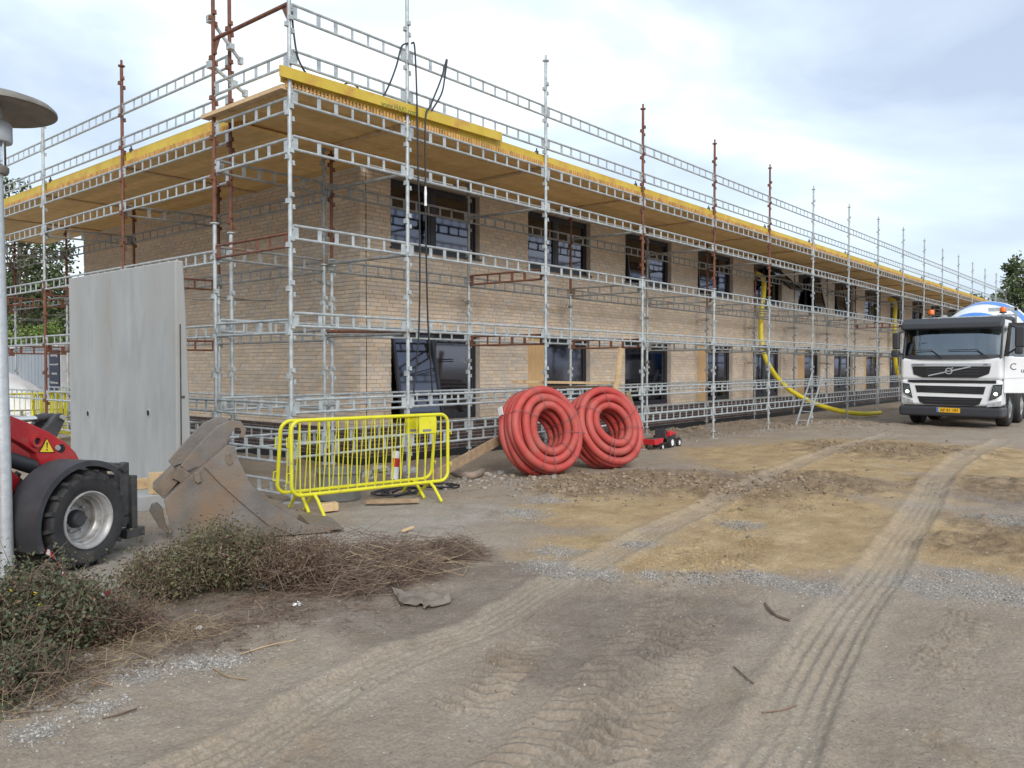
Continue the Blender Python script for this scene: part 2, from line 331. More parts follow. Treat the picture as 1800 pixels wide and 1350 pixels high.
def height(x, y, fine=True):
    x = np.asarray(x, float); y = np.asarray(y, float)
    r = np.hypot(x, y)
    h = 0.05*(fbm(x*0.35, y*0.35, 3, 3)-0.5)
    if not fine: return h
    ro = blobs(x, y, ROUGH); ro = sst(0.0, 0.5, ro)
    near = np.clip(1.3-r/40, 0.15, 1)
    h = h + (0.022*(fbm(x*2.2, y*2.2, 11, 4)-0.5) + 0.020*(fbm(x*8, y*8, 23, 4, 0.6)-0.5))*near
    ca, sa = math.cos(R(62)), math.sin(R(62)); ua = x*ca+y*sa; va = -x*sa+y*ca
    h = h+near*(0.034*(fbm(ua*0.5, va*3.5, 91, 4)-0.5)+0.016*(fbm(ua*1.2, va*9, 95, 3)-0.5)+0.012*(fbm(x*22, y*22, 97, 3, 0.6)-0.5))
    cl = fbm(x*4.5, y*4.5, 31, 4); h = h + ro*(0.15*(np.clip(cl-0.45, 0, 1))+0.05*(fbm(x*14, y*14, 41, 2)-0.5)+0.02)
    for k, (w, a) in enumerate(((0.17, 0.012), (0.15, 0.011), (0.19, 0.0), (0.16, 0.0), (0.15, 0.0), (0.14, 0.0))):
        d, al = track(x, y, k)
        wob = 0.025*(vn(al*0.8, al*0+k, 5)-0.5)
        dd = d+wob; ins = 1-sst(w*0.85, w*1.15, np.abs(dd))
        if k < 2:
            rib = 0.5+0.5*np.cos(dd/w*math.pi*5.0); mod = 1.5*sst(0.15, 0.8, fbm(x*1.7, y*1.7, 55+k, 3))+0.25*vn(x*9, y*9, 56)
            edge = np.exp(-((np.abs(dd)-w*1.2)/0.06)**2)
            h = h*(1-0.3*ins)+ins*(-0.020+a*rib*mod+0.0015*np.sin(al*55))+edge*0.018*(0.4+vn(x*5, y*5, 61))
        else:
            ph = al*(8.0+k)+np.abs(dd)*5.0*(1 if k == 2 else -1)
            ph = ph+0.35*(vn(x*6, y*6, 71)-0.5); lug = sst(0.25, 0.6, 0.5+0.5*np.cos(ph*2*math.pi))
            gap = sst(0.25, 0.55, fbm(x*1.6, y*1.6, 77+k, 3))
            h = h+ins*gap*(-0.013+0.032*lug*(1.2*vn(x*7, y*7, 81)+0.25))
    return h
def H(x, y): return float(height(np.array([x]), np.array([y]))[0])
def make_ground():
    rr = [0.0]+list(np.geomspace(1.2, 2.3, 12))+list(np.geomspace(2.32, 34, 620))+list(np.geomspace(35, 900, 40))
    aa = list(np.linspace(TH-R(46), TH+R(46), 760))
    aa += list(np.linspace(TH+R(46), TH-R(46)+2*math.pi, 60)[1:-1])
    rr = np.array(rr); aa = np.array(aa); A, RR = np.meshgrid(aa, rr, indexing='ij')
    X = RR*np.cos(A); Y = RR*np.sin(A)
    Z = np.where(RR < 60, height(X, Y), 0.0)
    sh = lambda l, s, sc=1.6, am=1.15: np.clip(blobs(X, Y, l)*1.5+am*(fbm(X*sc, Y*sc, s, 6, 0.62)-0.5), 0, 1)
    tan = sst(0.10, 0.75, sh(TAN, 101)); dark = 0.72*sst(0.12, 0.95, sh(DARK, 111, 2.6)); pale = sst(0.10, 0.8, sh(PALE, 121))
    grav = 0.62*sst(0.25, 1.0, sh(GRAV, 131, 5.0, 1.3)); trk = np.zeros_like(X)
    for k, w in ((0, 0.2), (1, 0.18)):
        d, al = track(X, Y, k); trk = np.maximum(trk, 1-sst(w*0.6, w*1.5, np.abs(d)))
    na, nr = X.shape; v = np.stack([X, Y, Z], -1).reshape(-1, 3)
    i = np.arange(na)[:, None]; j = np.arange(nr-1)[None, :]; i2 = (i+1) % na
    f = np.stack([i*nr+j, i*nr+j+1, i2*nr+j+1, i2*nr+j], -1).reshape(-1, 4)
    me = bpy.data.meshes.new('ground'); me.vertices.add(len(v)); me.vertices.foreach_set('co', v.ravel())
    me.loops.add(f.size); me.loops.foreach_set('vertex_index', f.ravel().astype(np.int32))
    me.polygons.add(len(f)); me.polygons.foreach_set('loop_start', np.arange(0, f.size, 4, dtype=np.int32))
    me.polygons.foreach_set('use_smooth', np.ones(len(f), dtype=bool)); me.update(calc_edges=True); me.validate()
    ca = me.attributes.new('soil', 'FLOAT_COLOR', 'POINT'); ca.data.foreach_set('color', np.stack([tan, dark, grav, pale], -1).reshape(-1).astype(np.float32))
    ch = 0.85*sst(0.15, 0.8, sh(ROUGH[4:], 141, 2.4, 1.5)); ck = me.attributes.new('churned', 'FLOAT', 'POINT'); ck.data.foreach_set('value', ch.ravel().astype(np.float32))
    tk = me.attributes.new('track', 'FLOAT', 'POINT'); tk.data.foreach_set('value', trk.ravel().astype(np.float32))
    m = bpy.data.materials.new('ground_soil'); m.use_nodes = True; nt = m.node_tree; N = nt.nodes; L = nt.links; b = N['Principled BSDF']
    b.inputs['Roughness'].default_value = 0.95; b.inputs['Specular IOR Level'].default_value = 0.15
    g = N.new('ShaderNodeNewGeometry')
    at = N.new('ShaderNodeAttribute'); at.attribute_name = 'soil'; sp = N.new('ShaderNodeSeparateColor'); L.new(at.outputs['Color'], sp.inputs[0])
    a2 = N.new('ShaderNodeAttribute'); a2.attribute_name = 'track'
    def noise(sc, de=6, ro=0.65):
        t = N.new('ShaderNodeTexNoise'); t.inputs['Scale'].default_value = sc; t.inputs['Detail'].default_value = de; t.inputs['Roughness'].default_value = ro; L.new(g.outputs['Position'], t.inputs['Vector']); return t.outputs['Fac']
    def ramp(fac, p0, c0, p1, c1):
        r = N.new('ShaderNodeValToRGB'); r.color_ramp.elements[0].position = p0; r.color_ramp.elements[1].position = p1
        r.color_ramp.elements[0].color = (*c0, 1); r.color_ramp.elements[1].color = (*c1, 1); L.new(fac, r.inputs['Fac']); return r.outputs['Color']
    def mix(fac, a, bb):
        x = N.new('ShaderNodeMix'); x.data_type = 'RGBA'; L.new(fac, x.inputs['Factor']); L.new(a, x.inputs['A']); L.new(bb, x.inputs['B']); return x.outputs['Result']
    base = ramp(noise(1.3), 0.28, (0.262, 0.210, 0.160), 0.74, (0.370, 0.308, 0.244))
    fine = noise(55, 3, 0.7)
    base = mix(sp.outputs['Red'], base, ramp(noise(2.2), 0.32, (0.300, 0.205, 0.105), 0.66, (0.465, 0.340, 0.195)))
    base = mix(at.outputs['Alpha'], base, ramp(noise(3.0), 0.35, (0.290, 0.255, 0.212), 0.65, (0.375, 0.335, 0.288)))
    base = mix(sp.outputs['Green'], base, ramp(noise(3.5), 0.35, (0.160, 0.128, 0.102), 0.68, (0.250, 0.206, 0.168)))
    a3 = N.new('ShaderNodeAttribute'); a3.attribute_name = 'churned'
    base = mix(a3.outputs['Fac'], base, ramp(noise(5.0), 0.36, (0.155, 0.110, 0.066), 0.68, (0.320, 0.232, 0.142)))
    tm = N.new('ShaderNodeMath'); tm.operation = 'MULTIPLY'; L.new(a2.outputs['Fac'], tm.inputs[0]); tm.inputs[1].default_value = 0.5
    base = mix(tm.outputs[0], base, ramp(noise(6), 0.35, (0.335, 0.275, 0.210), 0.65, (0.425, 0.358, 0.280)))
    vor = N.new('ShaderNodeTexVoronoi'); vor.inputs['Scale'].default_value = 75; L.new(g.outputs['Position'], vor.inputs['Vector'])
    cb = N.new('ShaderNodeSeparateColor'); L.new(vor.outputs['Color'], cb.inputs[0])
    gcol = ramp(cb.outputs[0], 0.1, (0.20, 0.178, 0.152), 0.9, (0.44, 0.42, 0.395))
    base = mix(sp.outputs['Blue'], base, gcol)
    # small scattered grit everywhere
    v2 = N.new('ShaderNodeTexVoronoi'); v2.inputs['Scale'].default_value = 34; L.new(g.outputs['Position'], v2.inputs['Vector'])
    s2 = N.new('ShaderNodeSeparateColor'); L.new(v2.outputs['Color'], s2.inputs[0])
    th = N.new('ShaderNodeMath'); th.operation = 'GREATER_THAN'; th.inputs[1].default_value = 0.90; L.new(s2.outputs[1], th.inputs[0])
    dl = N.new('ShaderNodeMath'); dl.operation = 'LESS_THAN'; dl.inputs[1].default_value = 0.22; L.new(v2.outputs['Distance'], dl.inputs[0])
    mm = N.new('ShaderNodeMath'); mm.operation = 'MULTIPLY'; L.new(th.outputs[0], mm.inputs[0]); L.new(dl.outputs[0], mm.inputs[1])
    base = mix(mm.outputs[0], base, ramp(s2.outputs[0], 0.2, (0.17, 0.145, 0.12), 0.9, (0.50, 0.48, 0.45)))
    fm = N.new('ShaderNodeMapRange'); fm.inputs['From Min'].default_value = 0.25; fm.inputs['From Max'].default_value = 0.75; fm.inputs['To Min'].default_value = 0.72; fm.inputs['To Max'].default_value = 1.25; L.new(fine, fm.inputs['Value'])
    ml = N.new('ShaderNodeMix'); ml.data_type = 'RGBA'; ml.blend_type = 'MULTIPLY'; ml.inputs['Factor'].default_value = 1; cc = N.new('ShaderNodeCombineColor')
    for q in range(3): L.new(fm.outputs[0], cc.inputs[q])
    L.new(base, ml.inputs['A']); L.new(cc.outputs[0], ml.inputs['B']); L.new(ml.outputs['Result'], b.inputs['Base Color'])
    ad = N.new('ShaderNodeMath'); ad.operation = 'ADD'; L.new(noise(28, 6, 0.7), ad.inputs[0])
    v3 = N.new('ShaderNodeMath'); v3.operation = 'MULTIPLY'; L.new(vor.outputs['Distance'], v3.inputs[0]); L.new(sp.outputs['Blue'], v3.inputs[1])
    sb = N.new('ShaderNodeMath'); sb.operation = 'SUBTRACT'; L.new(ad.outputs[0], sb.inputs[0]); L.new(v3.outputs[0], sb.inputs[1]); ad.inputs[1].default_value = 0
    bp = N.new('ShaderNodeBump'); bp.inputs['Strength'].default_value = 0.8; bp.inputs['Distance'].default_value = 0.03; L.new(sb.outputs[0], bp.inputs['Height']); L.new(bp.outputs[0], b.inputs['Normal'])
    me.materials.append(m); o = bpy.data.objects.new('ground', me); COL.objects.link(o); o['kind'] = 'structure'
    return o
make_ground()
# ------------------------------------------------------------------ building
XC, YC, XE, YE = 8.36, 10.25, 58.0, 20.76
WIN = [(9.0+3.64*k, 11.2+3.64*k) for k in range(13)]
LOZ = (0.655, 2.215); UPZ = (3.62, 4.78); ZT = 4.86; ZP = 0.60; CRS = 0.0667
bld = empty('office_building', (XC, YC, 0), 0, 'long two storey building of buff brick with dark framed windows behind scaffolding', 'building')
def bpart(mb, name, m, parent=bld, **k):
    o = mb.build(name, m, parent, **k)
    if parent is bld: o.matrix_parent_inverse = Matrix.Translation((-XC, -YC, 0))
    return o
core = MB(); T = 0.30
xs = XC
for a, b in WIN:
    core.box((xs, YC, -0.4), (a, YC+T, ZT)); xs = b
    core.box((a, YC, -0.4), (b, YC+T, LOZ[0])); core.box((a, YC, LOZ[1]), (b, YC+T, UPZ[0])); core.box((a, YC, UPZ[1]), (b, YC+T, ZT))
core.box((xs, YC, -0.4), (XE, YC+T, ZT)); core.box((XC, YC+T, -0.4), (XC+T, YE, ZT))
bpart(core, 'mortar_wall', 'mortar')
inn = MB(); inn.box((XC+T, YC+5.0, -0.4), (XE, YC+5.1, ZT)); inn.box((XC+T, YC+T, 2.70), (XE, YC+5, 2.95)); inn.box((XC+T, YC+T, -0.4), (XE, YC+5, 0.05))
for k in range(1, 13, 2): inn.box((8.7+3.64*k-0.05, YC+T, 0.05), (8.7+3.64*k+0.05, YC+5, 2.70)); inn.box((8.7+3.64*k-0.05, YC+T, 2.95), (8.7+3.64*k+0.05, YC+5, ZT))
bpart(inn, 'inner_wall', 'interior')
rf = MB(); rf.box((XC+0.02, YC+0.02, ZT+0.002), (XE, YE, ZT+0.12)); bpart(rf, 'roof', 'render_grey')  # unseen flat roof, added to keep sky light out of the rooms
bnd = MB(); bnd.box((XC-0.012, YC-0.012, UPZ[1]+0.012), (XE, YC-0.001, ZT)); bnd.box((XC-0.012, YC+0.0, UPZ[1]+0.012), (XC-0.001, YE, ZT)); bpart(bnd, 'cornice_band', 'render_grey')
# bricks: one list of (wall, a, b, z0, z1)
BR = []
def course(wall, a0, a1, z0, k, opens):
    off = (k*0.08+(0.04 if (k//3) % 2 else 0)) % 0.24; a = a0-off
    while a < a1:
        x0 = max(a+0.006, a0); x1 = min(a+0.234, a1-0.002); a += 0.24
        if x1-x0 < 0.03: continue
        segs = [(x0, x1)]
        for (p, q, u, w) in opens:
            if z0+0.03 > u and z0+0.03 < w:
                ns = []
                for (s0, s1) in segs:
                    if s1 <= p or s0 >= q: ns.append((s0, s1))
                    else:
                        if s0 < p: ns.append((s0, p))
                        if s1 > q: ns.append((q, s1))
                segs = ns
        for (s0, s1) in segs:
            if s1-s0 > 0.025: BR.append((wall, s0, s1, z0+0.006, z0+CRS-0.006))
OP = [(a, b, *LOZ) for a, b in WIN]+[(a, b, *UPZ) for a, b in WIN]
k = 0
while k*CRS < UPZ[1]:
    course('F', XC, XE, k*CRS, k, OP); course('L', YC, YE, k*CRS, k+1, []); k += 1
def brick_mesh(B, dx=0):
    w, a, b, z0, z1 = B; p = 0.009+dx
    if w == 'F': v = [(a,YC-p,z0),(b,YC-p,z0),(b,YC-p,z1),(a,YC-p,z1),(a,YC,z0),(b,YC,z0),(b,YC,z1),(a,YC,z1)]
    else: v = [(XC-p,b,z0),(XC-p,a,z0),(XC-p,a,z1),(XC-p,b,z1),(XC,b,z0),(XC,a,z0),(XC,a,z1),(XC,b,z1)]
    return v, [(0,1,2,3),(0,4,5,1),(1,5,6,2),(2,6,7,3),(3,7,4,0)]
def bdist(B):
    w, a, b, z0, z1 = B; c = (a+b)/2
    p = Vector((c, YC, z0)) if w == 'F' else Vector((XC, c, z0))
    vis = max(0.05, (b-a)*((p.normalized().y if w == 'F' else p.normalized().x)))
    return -vis/(p-CAMP).length
order = sorted([B for B in BR if B[3] > 0.62], key=bdist); top = set(order[:300])
pale = MB(); dark = MB(); rnd = random.Random(3)
for B in BR:
    v, f = brick_mesh(B, rnd.uniform(-0.002, 0.003))
    if B in top:
        q = MB(); q.add(v, f); bpart(q, 'brick', 'brick')
    elif B[3] < ZP: dark.add(v, f)
    else: pale.add(v, f)
o = bpart(pale, 'brickwork', 'brick'); o['kind'] = 'stuff'
o = bpart(dark, 'plinth_brickwork', 'brick_dark'); o['kind'] = 'stuff'; o['label'] = 'dark brown brick plinth with pale mortar joints'
pm = MB(); pm.box((XC-0.004, YC-0.004, -0.3), (XE, YC-0.0005, ZP)); pm.box((XC-0.004, YC, -0.3), (XC-0.0005, YE, ZP)); bpart(pm, 'plinth_mortar', 'mortar_light')
mb = MB(); mb.box((XC-0.03, YC-0.03, -0.3), (XE, YC-0.012, 0.13)); mb.box((XC-0.03, YC-0.012, -0.3), (XC-0.012, YE, 0.13)); bpart(mb, 'damp_membrane', 'membrane')
ej = MB(); ej.box((XC+0.108, YC-0.0135, 0.3), (XC+0.118, YC-0.001, 4.78)); bpart(ej, 'expansion_joint', 'membrane')
def sash(x0, x1, z0, z1, ang, parent, ydep):
    """glazed sash hung from its top edge, opened outwards by ang"""
    m = Matrix.Translation((0, ydep, z1)) @ Matrix.Rotation(ang, 4, 'X') @ Matrix.Translation((0, 0, -z1))
    h = MB(); fr = 0.055
    h.box((x0, -0.03, z0), (x0+fr, 0.03, z1), m); h.box((x1-fr, -0.03, z0), (x1, 0.03, z1), m)
    h.box((x0+fr, -0.029, z1-fr), (x1-fr, 0.029, z1), m); h.box((x0+fr, -0.029, z0), (x1-fr, 0.029, z0+fr), m)
    s = h.build('sash', 'frame_dark', parent)
    g = MB(); g.box((x0+fr-0.005, -0.008, z0+fr-0.005), (x1-fr+0.005, 0.008, z1-fr+0.005), m); g.build('pane', 'window_glass', parent)
    return s
def window(x0, x1, z0, z1, opens=(0, 0), ply=0.0, plyfull=False):
    w = MB(); fr = 0.05; y0 = YC+0.10; y1 = YC+0.19; xm = (x0+x1)/2-0.03
    ax0 = x0
    if ply: ax0 = x0+ply
    w.box((ax0+0.004, y0, z0+0.004), (ax0+fr, y1, z1-0.004)); w.box((x1-fr, y0, z0+0.004), (x1-0.004, y1, z1-0.004))
    w.box((ax0+fr, y0+0.002, z1-fr), (x1-fr, y1-0.002, z1-0.004)); w.box((ax0+fr, y0+0.002, z0+0.004), (x1-fr, y1-0.002, z0+fr))
    two = not ply
    if two: w.box((xm-0.04, y0+0.001, z0+fr), (xm+0.04, y1-0.001, z1-fr))
    win = bpart(w, 'window', 'frame_dark')
    q = []
    if two: q = [(ax0+fr, xm-0.04, opens[0]), (xm+0.04, x1-fr, opens[1])]
    else: q = [(ax0+fr, x1-fr, opens[0])]
    for a, b, an in q: sash(a+0.004, b-0.004, z0+fr+0.004, z1-fr-0.004, an, win, YC+0.135 if an == 0 else YC+0.06)
    sl_ = MB(); sl_.box((x0-0.02, YC-0.05, z0-0.03), (x1+0.02, YC+0.098, z0-0.002)); sl_.build('sill', 'frame_dark', win)
    if ply:
        p = MB(); p.box((x0+0.003, YC+0.03, z0-0.02 if not plyfull else 0.1), (ax0-0.003, YC+0.05, z1-0.01)); pb = p.build('plywood_board', 'plywood', win)
        p = MB(); p.box((ax0-0.002, YC+0.02, z0), (ax0+0.003, YC+0.09, z1)); p.build('timber_stop', 'new_wood', win)
LOW = {0: dict(opens=(R(-11), 0)), 1: dict(ply=0.62), 3: dict(ply=0.62, plyfull=True), 5: dict(ply=0.7, plyfull=False), 7: dict(ply=0.35)}
UPP = {2: dict(opens=(R(-7), 0)), 4: dict(opens=(0, R(-48))), 5: dict(opens=(0, R(-13))), 6: dict(opens=(R(-9), 0)), 3: dict(opens=(R(-4), 0))}
for i, (a, b) in enumerate(WIN):
    window(a, b, *LOZ, **LOW.get(i, {})); window(a, b, *UPZ, **UPP.get(i, {}))
for o in bld.children:
    if o.name.startswith('window'): o['label'] = None
    if 'label' in o and o['label'] is None: del o['label']

# ------------------------------------------------------------------ scaffolds
LV = [5.87, 5.34, 4.87, 4.33, 3.28, 2.25, 1.22, 0.69]
YO, YI = 8.142, 9.78
FX = [5.60, 7.456]+[7.456+3.05*i for i in range(1, 17)]
meshes = {}
def std_mesh(z0, z1, m, foot, head, near):
    key = (round(z0, 2), round(z1, 2), m, foot, head, near)
    if key in meshes: return meshes[key]
    b = MB(); r = 0.0255; n = 10 if near else 6
    b.tube((0,0,z0), (0,0,z1), r, n)
    z = math.ceil((z0+0.15)/0.515)*0.515
    while z < z1-0.1:
        for q, (dx, dy) in enumerate(((1,0),(0,1),(-1,0),(0,-1))):
            zz = z+(0.0, 0.075, 0.06, 0.135)[q]-0.1
            if zz+0.05 < z1:
                c = (dx*(r+0.012), dy*(r+0.012), zz); b.cbox(c, (0.03 if dx else 0.045, 0.03 if dy else 0.045, 0.055))
                if near: b.cbox((dx*(r+0.026), dy*(r+0.026), zz-0.02), (0.012 if dx else 0.05, 0.012 if dy else 0.05, 0.012))
        z += 0.515
    if foot: b.tube((0,0,0.01), (0,0,z0), 0.017, 6); b.box((-0.075,-0.075,-0.01), (0.075,0.075,0.012)); b.tube((0,0,z0-0.03), (0,0,z0+0.0), 0.05, 6)
    if head == 1: b.tube((0,0,z1), (0,0,z1+0.09), 0.018, n); b.tube((0,0,z1-0.012), (0,0,z1+0.006), 0.055, 8)
    if head == 2: b.tube((0,0,z1-0.01), (0,0,z1+0.006), 0.055, 8)
    meshes[key] = b.mesh('standard', m, True); return meshes[key]
def standard(par, x, y, z1, lo='galv', hi=None, split=3.33, foot=True, near=False, jack=0.18):
    g = H(x, y)
    def st(z0, z1, m, f, hd):
        o = link('standard', std_mesh(z0, z1, m, f, hd, near), par, (x, y, 0)); o.matrix_parent_inverse = par.matrix_basis.inverted()
        o.rotation_euler.z = 0; return o
    st_lo = st(jack if foot else 0, split if hi else z1, lo, foot, 2 if hi else 1)
    if hi: st(split+0.008, z1, hi, False, 1)
    if foot: st_lo.location.z = g
def beam_mesh(L, m, sep, near):
    key = ('b', round(L, 3), m, sep, near)
    if key in meshes: return meshes[key]
    b = MB(); n = 8 if near else 5; e_ = 0.045; r = 0.0175
    b.tube((e_,0,0), (L-e_,0,0), r, n); b.tube((e_,0,-0.155), (L-e_,0,-0.155), r, n)
    for x in (e_+0.03, L-e_-0.03): b.cbox((x, 0.003, -0.078), (0.075, 0.008, 0.158)); b.cbox((x+(-0.05 if x < L/2 else 0.05), 0, -0.155+0.03), (0.03, 0.02, 0.10)); b.cbox((x+(-0.05 if x < L/2 else 0.05), 0, -0.02), (0.03, 0.02, 0.05))
    if not sep:
        for x, w in rungs(L): b.cbox((x, 0, -0.078), (w, 0.008, 0.13))
    meshes[key] = b.mesh('ladder_beam', m, True); return meshes[key]
def rungs(L):
    n = max(3, int(round(L/0.305))-1); out = []
    for i in range(n):
        x = 0.16+(L-0.32)*(i+1)/(n+1); out.append((x, 0.055 if (i in (0, 1)) else 0.035))
    return out
def rung_mesh(w, m):
    key = ('r', w, m)
    if key not in meshes: meshes[key] = MB().cbox((0, 0, 0), (w, 0.008, 0.128)).mesh('rung', m)
    return meshes[key]
def lbeam(par, p, q, z, m='galv', sep=False, near=False):
    p = Vector((p[0], p[1], z)); q = Vector((q[0], q[1], z)); d = q-p
    o = link('ladder_beam', beam_mesh(d.length, m, sep, near), par, p, math.atan2(d.y, d.x)); o.matrix_parent_inverse = par.matrix_basis.inverted()
    if sep:
        for x, w in rungs(d.length): link('rung', rung_mesh(w, m), o, (x, 0, -0.0775))
    return o
def ptube(par, name, p, q, r, m, n=8):
    b = MB(); b.tube(p, q, r, n); o = b.build(name, m, par, True); o.matrix_parent_inverse = par.matrix_basis.inverted(); return o
def pm_(par, b, name, m, **k):
    o = b.build(name, m, par, **k); o.matrix_parent_inverse = par.matrix_basis.inverted(); return o
sf = empty('scaffold', (FX[0], YO, 0), 0, 'long galvanised tube scaffold with timber deck along the windowed brick front', 'scaffold')
bpy.context.view_layer.update()
rs = random.Random(11)
HI = {3: 'rust', 4: 'rust', 5: 'rust'}
for i, x in enumerate(FX):
    nr = i < 5
    z1 = 7.1 if i < 2 else 6.56+rs.uniform(-0.03, 0.05)
    standard(sf, x+rs.uniform(-.012, .012), YO, z1, 'galv', HI.get(i), near=nr)
    if i >= 1: standard(sf, x-0.10 if i > 1 else 7.30, YI, 4.80, 'galv' if i < 5 else 'galv_old', 'galv_old' if i not in (3, 5, 6, 9) else 'rust', split=3.1, near=nr)
standard(sf, FX[0]-0.02, YI+0.02, 7.1, 'galv', 'rust', split=3.5, near=True)
for i in range(len(FX)-1):
    a, b = FX[i], FX[i+1]
    for j, z in enumerate(LV):
        lbeam(sf, (a, YO), (b, YO), z+rs.uniform(-.006, .006), 'galv', sep=i < 3, near=i < 5)
        if j >= 3: lbeam(sf, ((a-0.10) if i > 0 else a, YI), (b-0.10, YI), z-(0.1 if j == 4 else 0.02), 'galv' if j > 4 else 'galv_old', near=i < 3)
    # transoms between outer and inner standards
    x = b
    for z, mt in ((4.22, 'galv_old'), (3.13, 'rust' if i in (1, 8) else 'galv_old'), (2.06, 'rust' if i == 1 else ('rust' if i == 2 else 'galv_old'))):
        if z == 4.22 or (i == 0): ptube(sf, 'transom', (x, YO+0.03, z), (x-0.1, YI-0.03, z), 0.024, mt)
        else: lbeam(sf, (x, YO), (x-0.1, YI), z+0.08, mt, near=i < 4)
    # wall ties
    if i % 1 == 0:
        for zt in ((2.75, 1.72) if i % 2 else (2.85,)):
            w = MB(); c = (b-0.1, YI, zt)
            w.tube((c[0]-0.45, c[1]-0.25, zt), (c[0]+0.40, c[1]+0.42, zt+0.03), 0.009, 5); w.tube((c[0]-0.42, c[1]-0.30, zt-0.03), (c[0]+0.42, c[1]+0.40, zt-0.01), 0.009, 5); w.cbox((c[0], c[1], zt), (0.07, 0.07, 0.06))
            pm_(sf, w, 'wall_tie', 'galv_old')
# end frame at the corner
for z, mt, lad in ((5.87, 'rust', False), (5.30, 'galv', True), (4.78, 'galv', True), (4.30, 'galv', True), (3.19, 'rust', True), (2.17, 'galv', True), (1.18, 'galv', True), (0.62, 'galv', True), (0.24, 'galv', True)):
    if lad: lbeam(sf, (FX[0], YO), (FX[0]-0.02, YI), z, mt, near=True)
    else:
        ptube(sf, 'transom', (FX[0], YO, z), (FX[0]-0.02, YI, z), 0.026, mt, 10)
        g_ = MB(); g_.prism([(0, 0), (0.14, 0), (0, -0.22)], (FX[0]-0.003, YO+0.02, z), (0, 1, 0), (0, 0, 1), (0.008, 0, 0)); g_.prism([(0, 0), (-0.14, 0), (0, -0.22)], (FX[0]-0.02, YI-0.02, z), (0, 1, 0), (0, 0, 1), (0.008, 0, 0)); pm_(sf, g_, 'gusset', 'rust')
# brace tubes with couplers at the corner standard
for p, q in (((5.57, 9.84, 6.14), (6.02, 9.84, 5.70)), ((5.57, 9.84, 5.55), (6.10, 9.86, 5.30))):
    b = MB(); b.tube(p, q, 0.024, 8); b.cbox(p, (0.08, 0.1, 0.09)); b.cbox(Vector(p).lerp(Vector(q), 0.62), (0.07, 0.1, 0.07)); b.cbox(Vector(p).lerp(Vector(q), 0.95), (0.05, 0.07, 0.09)); pm_(sf, b, 'brace_tube', 'galv')
# gusseted rust tube in the first bay, level with the window heads
ptube(sf, 'transom', (7.456, YO+0.03, 2.10), (7.32, YI-0.03, 2.13), 0.026, 'rust')
# deck planks, edge hooks and toe boards
PW = 0.245; nP = 8
for i in range(len(FX)-1):
    a = FX[i]-(0.06 if i == 0 else 0); b = FX[i+1]
    for j in range(nP):
        y0 = 8.20+j*0.252
        if i == 0 and y0 > 9.75: continue
        if i == 1 and y0 > 9.75: a2 = 8.40
        else: a2 = a
        q = MB(); z = 4.885+rs.uniform(0, 0.004); q.box((a2+0.004, y0, z), (b-0.004, y0+PW, z+0.045)); pm_(sf, q, 'deck_plank', 'deck_wood')
    q = MB(); q.box((b-0.06, 8.19, 4.862), (b+0.05, 10.2, 4.884)); pm_(sf, q, 'deck_batten', 'new_wood')
    q = MB(); n = int((b-a)/0.055)
    for t in range(n): q.cbox((a+0.03+t*0.055, 8.155+rs.uniform(-.006, .006), 4.925), (0.028, 0.03, 0.075+rs.uniform(-.01, .012)))
    pm_(sf, q, 'edge_hook', 'edge_rust')
    q = MB(); dz = rs.uniform(-.012, .012); q.box((a-0.03, 8.172+0.003*(i % 2), 4.955+dz), (b+0.03, 8.197+0.001*(i % 2), 5.070+dz)); pm_(sf, q, 'toe_board', 'yellow_board')
    if i > 0 or True:
        q = MB(); q.tube((b-0.18, 8.19, 5.08), (b-0.18, 8.19, 5.16), 0.012, 6); q.cbox((b-0.18, 8.19, 5.09), (0.04, 0.05, 0.05)); pm_(sf, q, 'toe_board_clip', 'steel_dark')
q = MB(); q.beam((5.44, 8.10, 5.035), (9.35, 8.10, 5.115), 0.026, 0.13); tbo = pm_(sf, q, 'toe_board', 'yellow_board'); tbo['label'] = 'loose yellow toe board with printed lettering at the corner'
q = MB(); q.beam((5.55, 8.12, 5.00), (9.25, 8.12, 5.06), 0.01, 0.05); 
tx = text('www.HAKI.com', 'lettering', 'green_ink', 0.105, tbo, (0, 0, 0), (0, 0, 0), sx=0.9)
_p = plY(702, 197, 8.085); tx.location = (_p.x, 8.084, 5.035+(_p.x-5.44)/3.91*0.08-0.035); tx.rotation_euler = (R(90), R(-1.2), 0)
q = MB(); q.box((5.50, 8.16, 4.862), (5.62, 9.98, 4.91)); pm_(sf, q, 'deck_edge_board', 'new_wood')
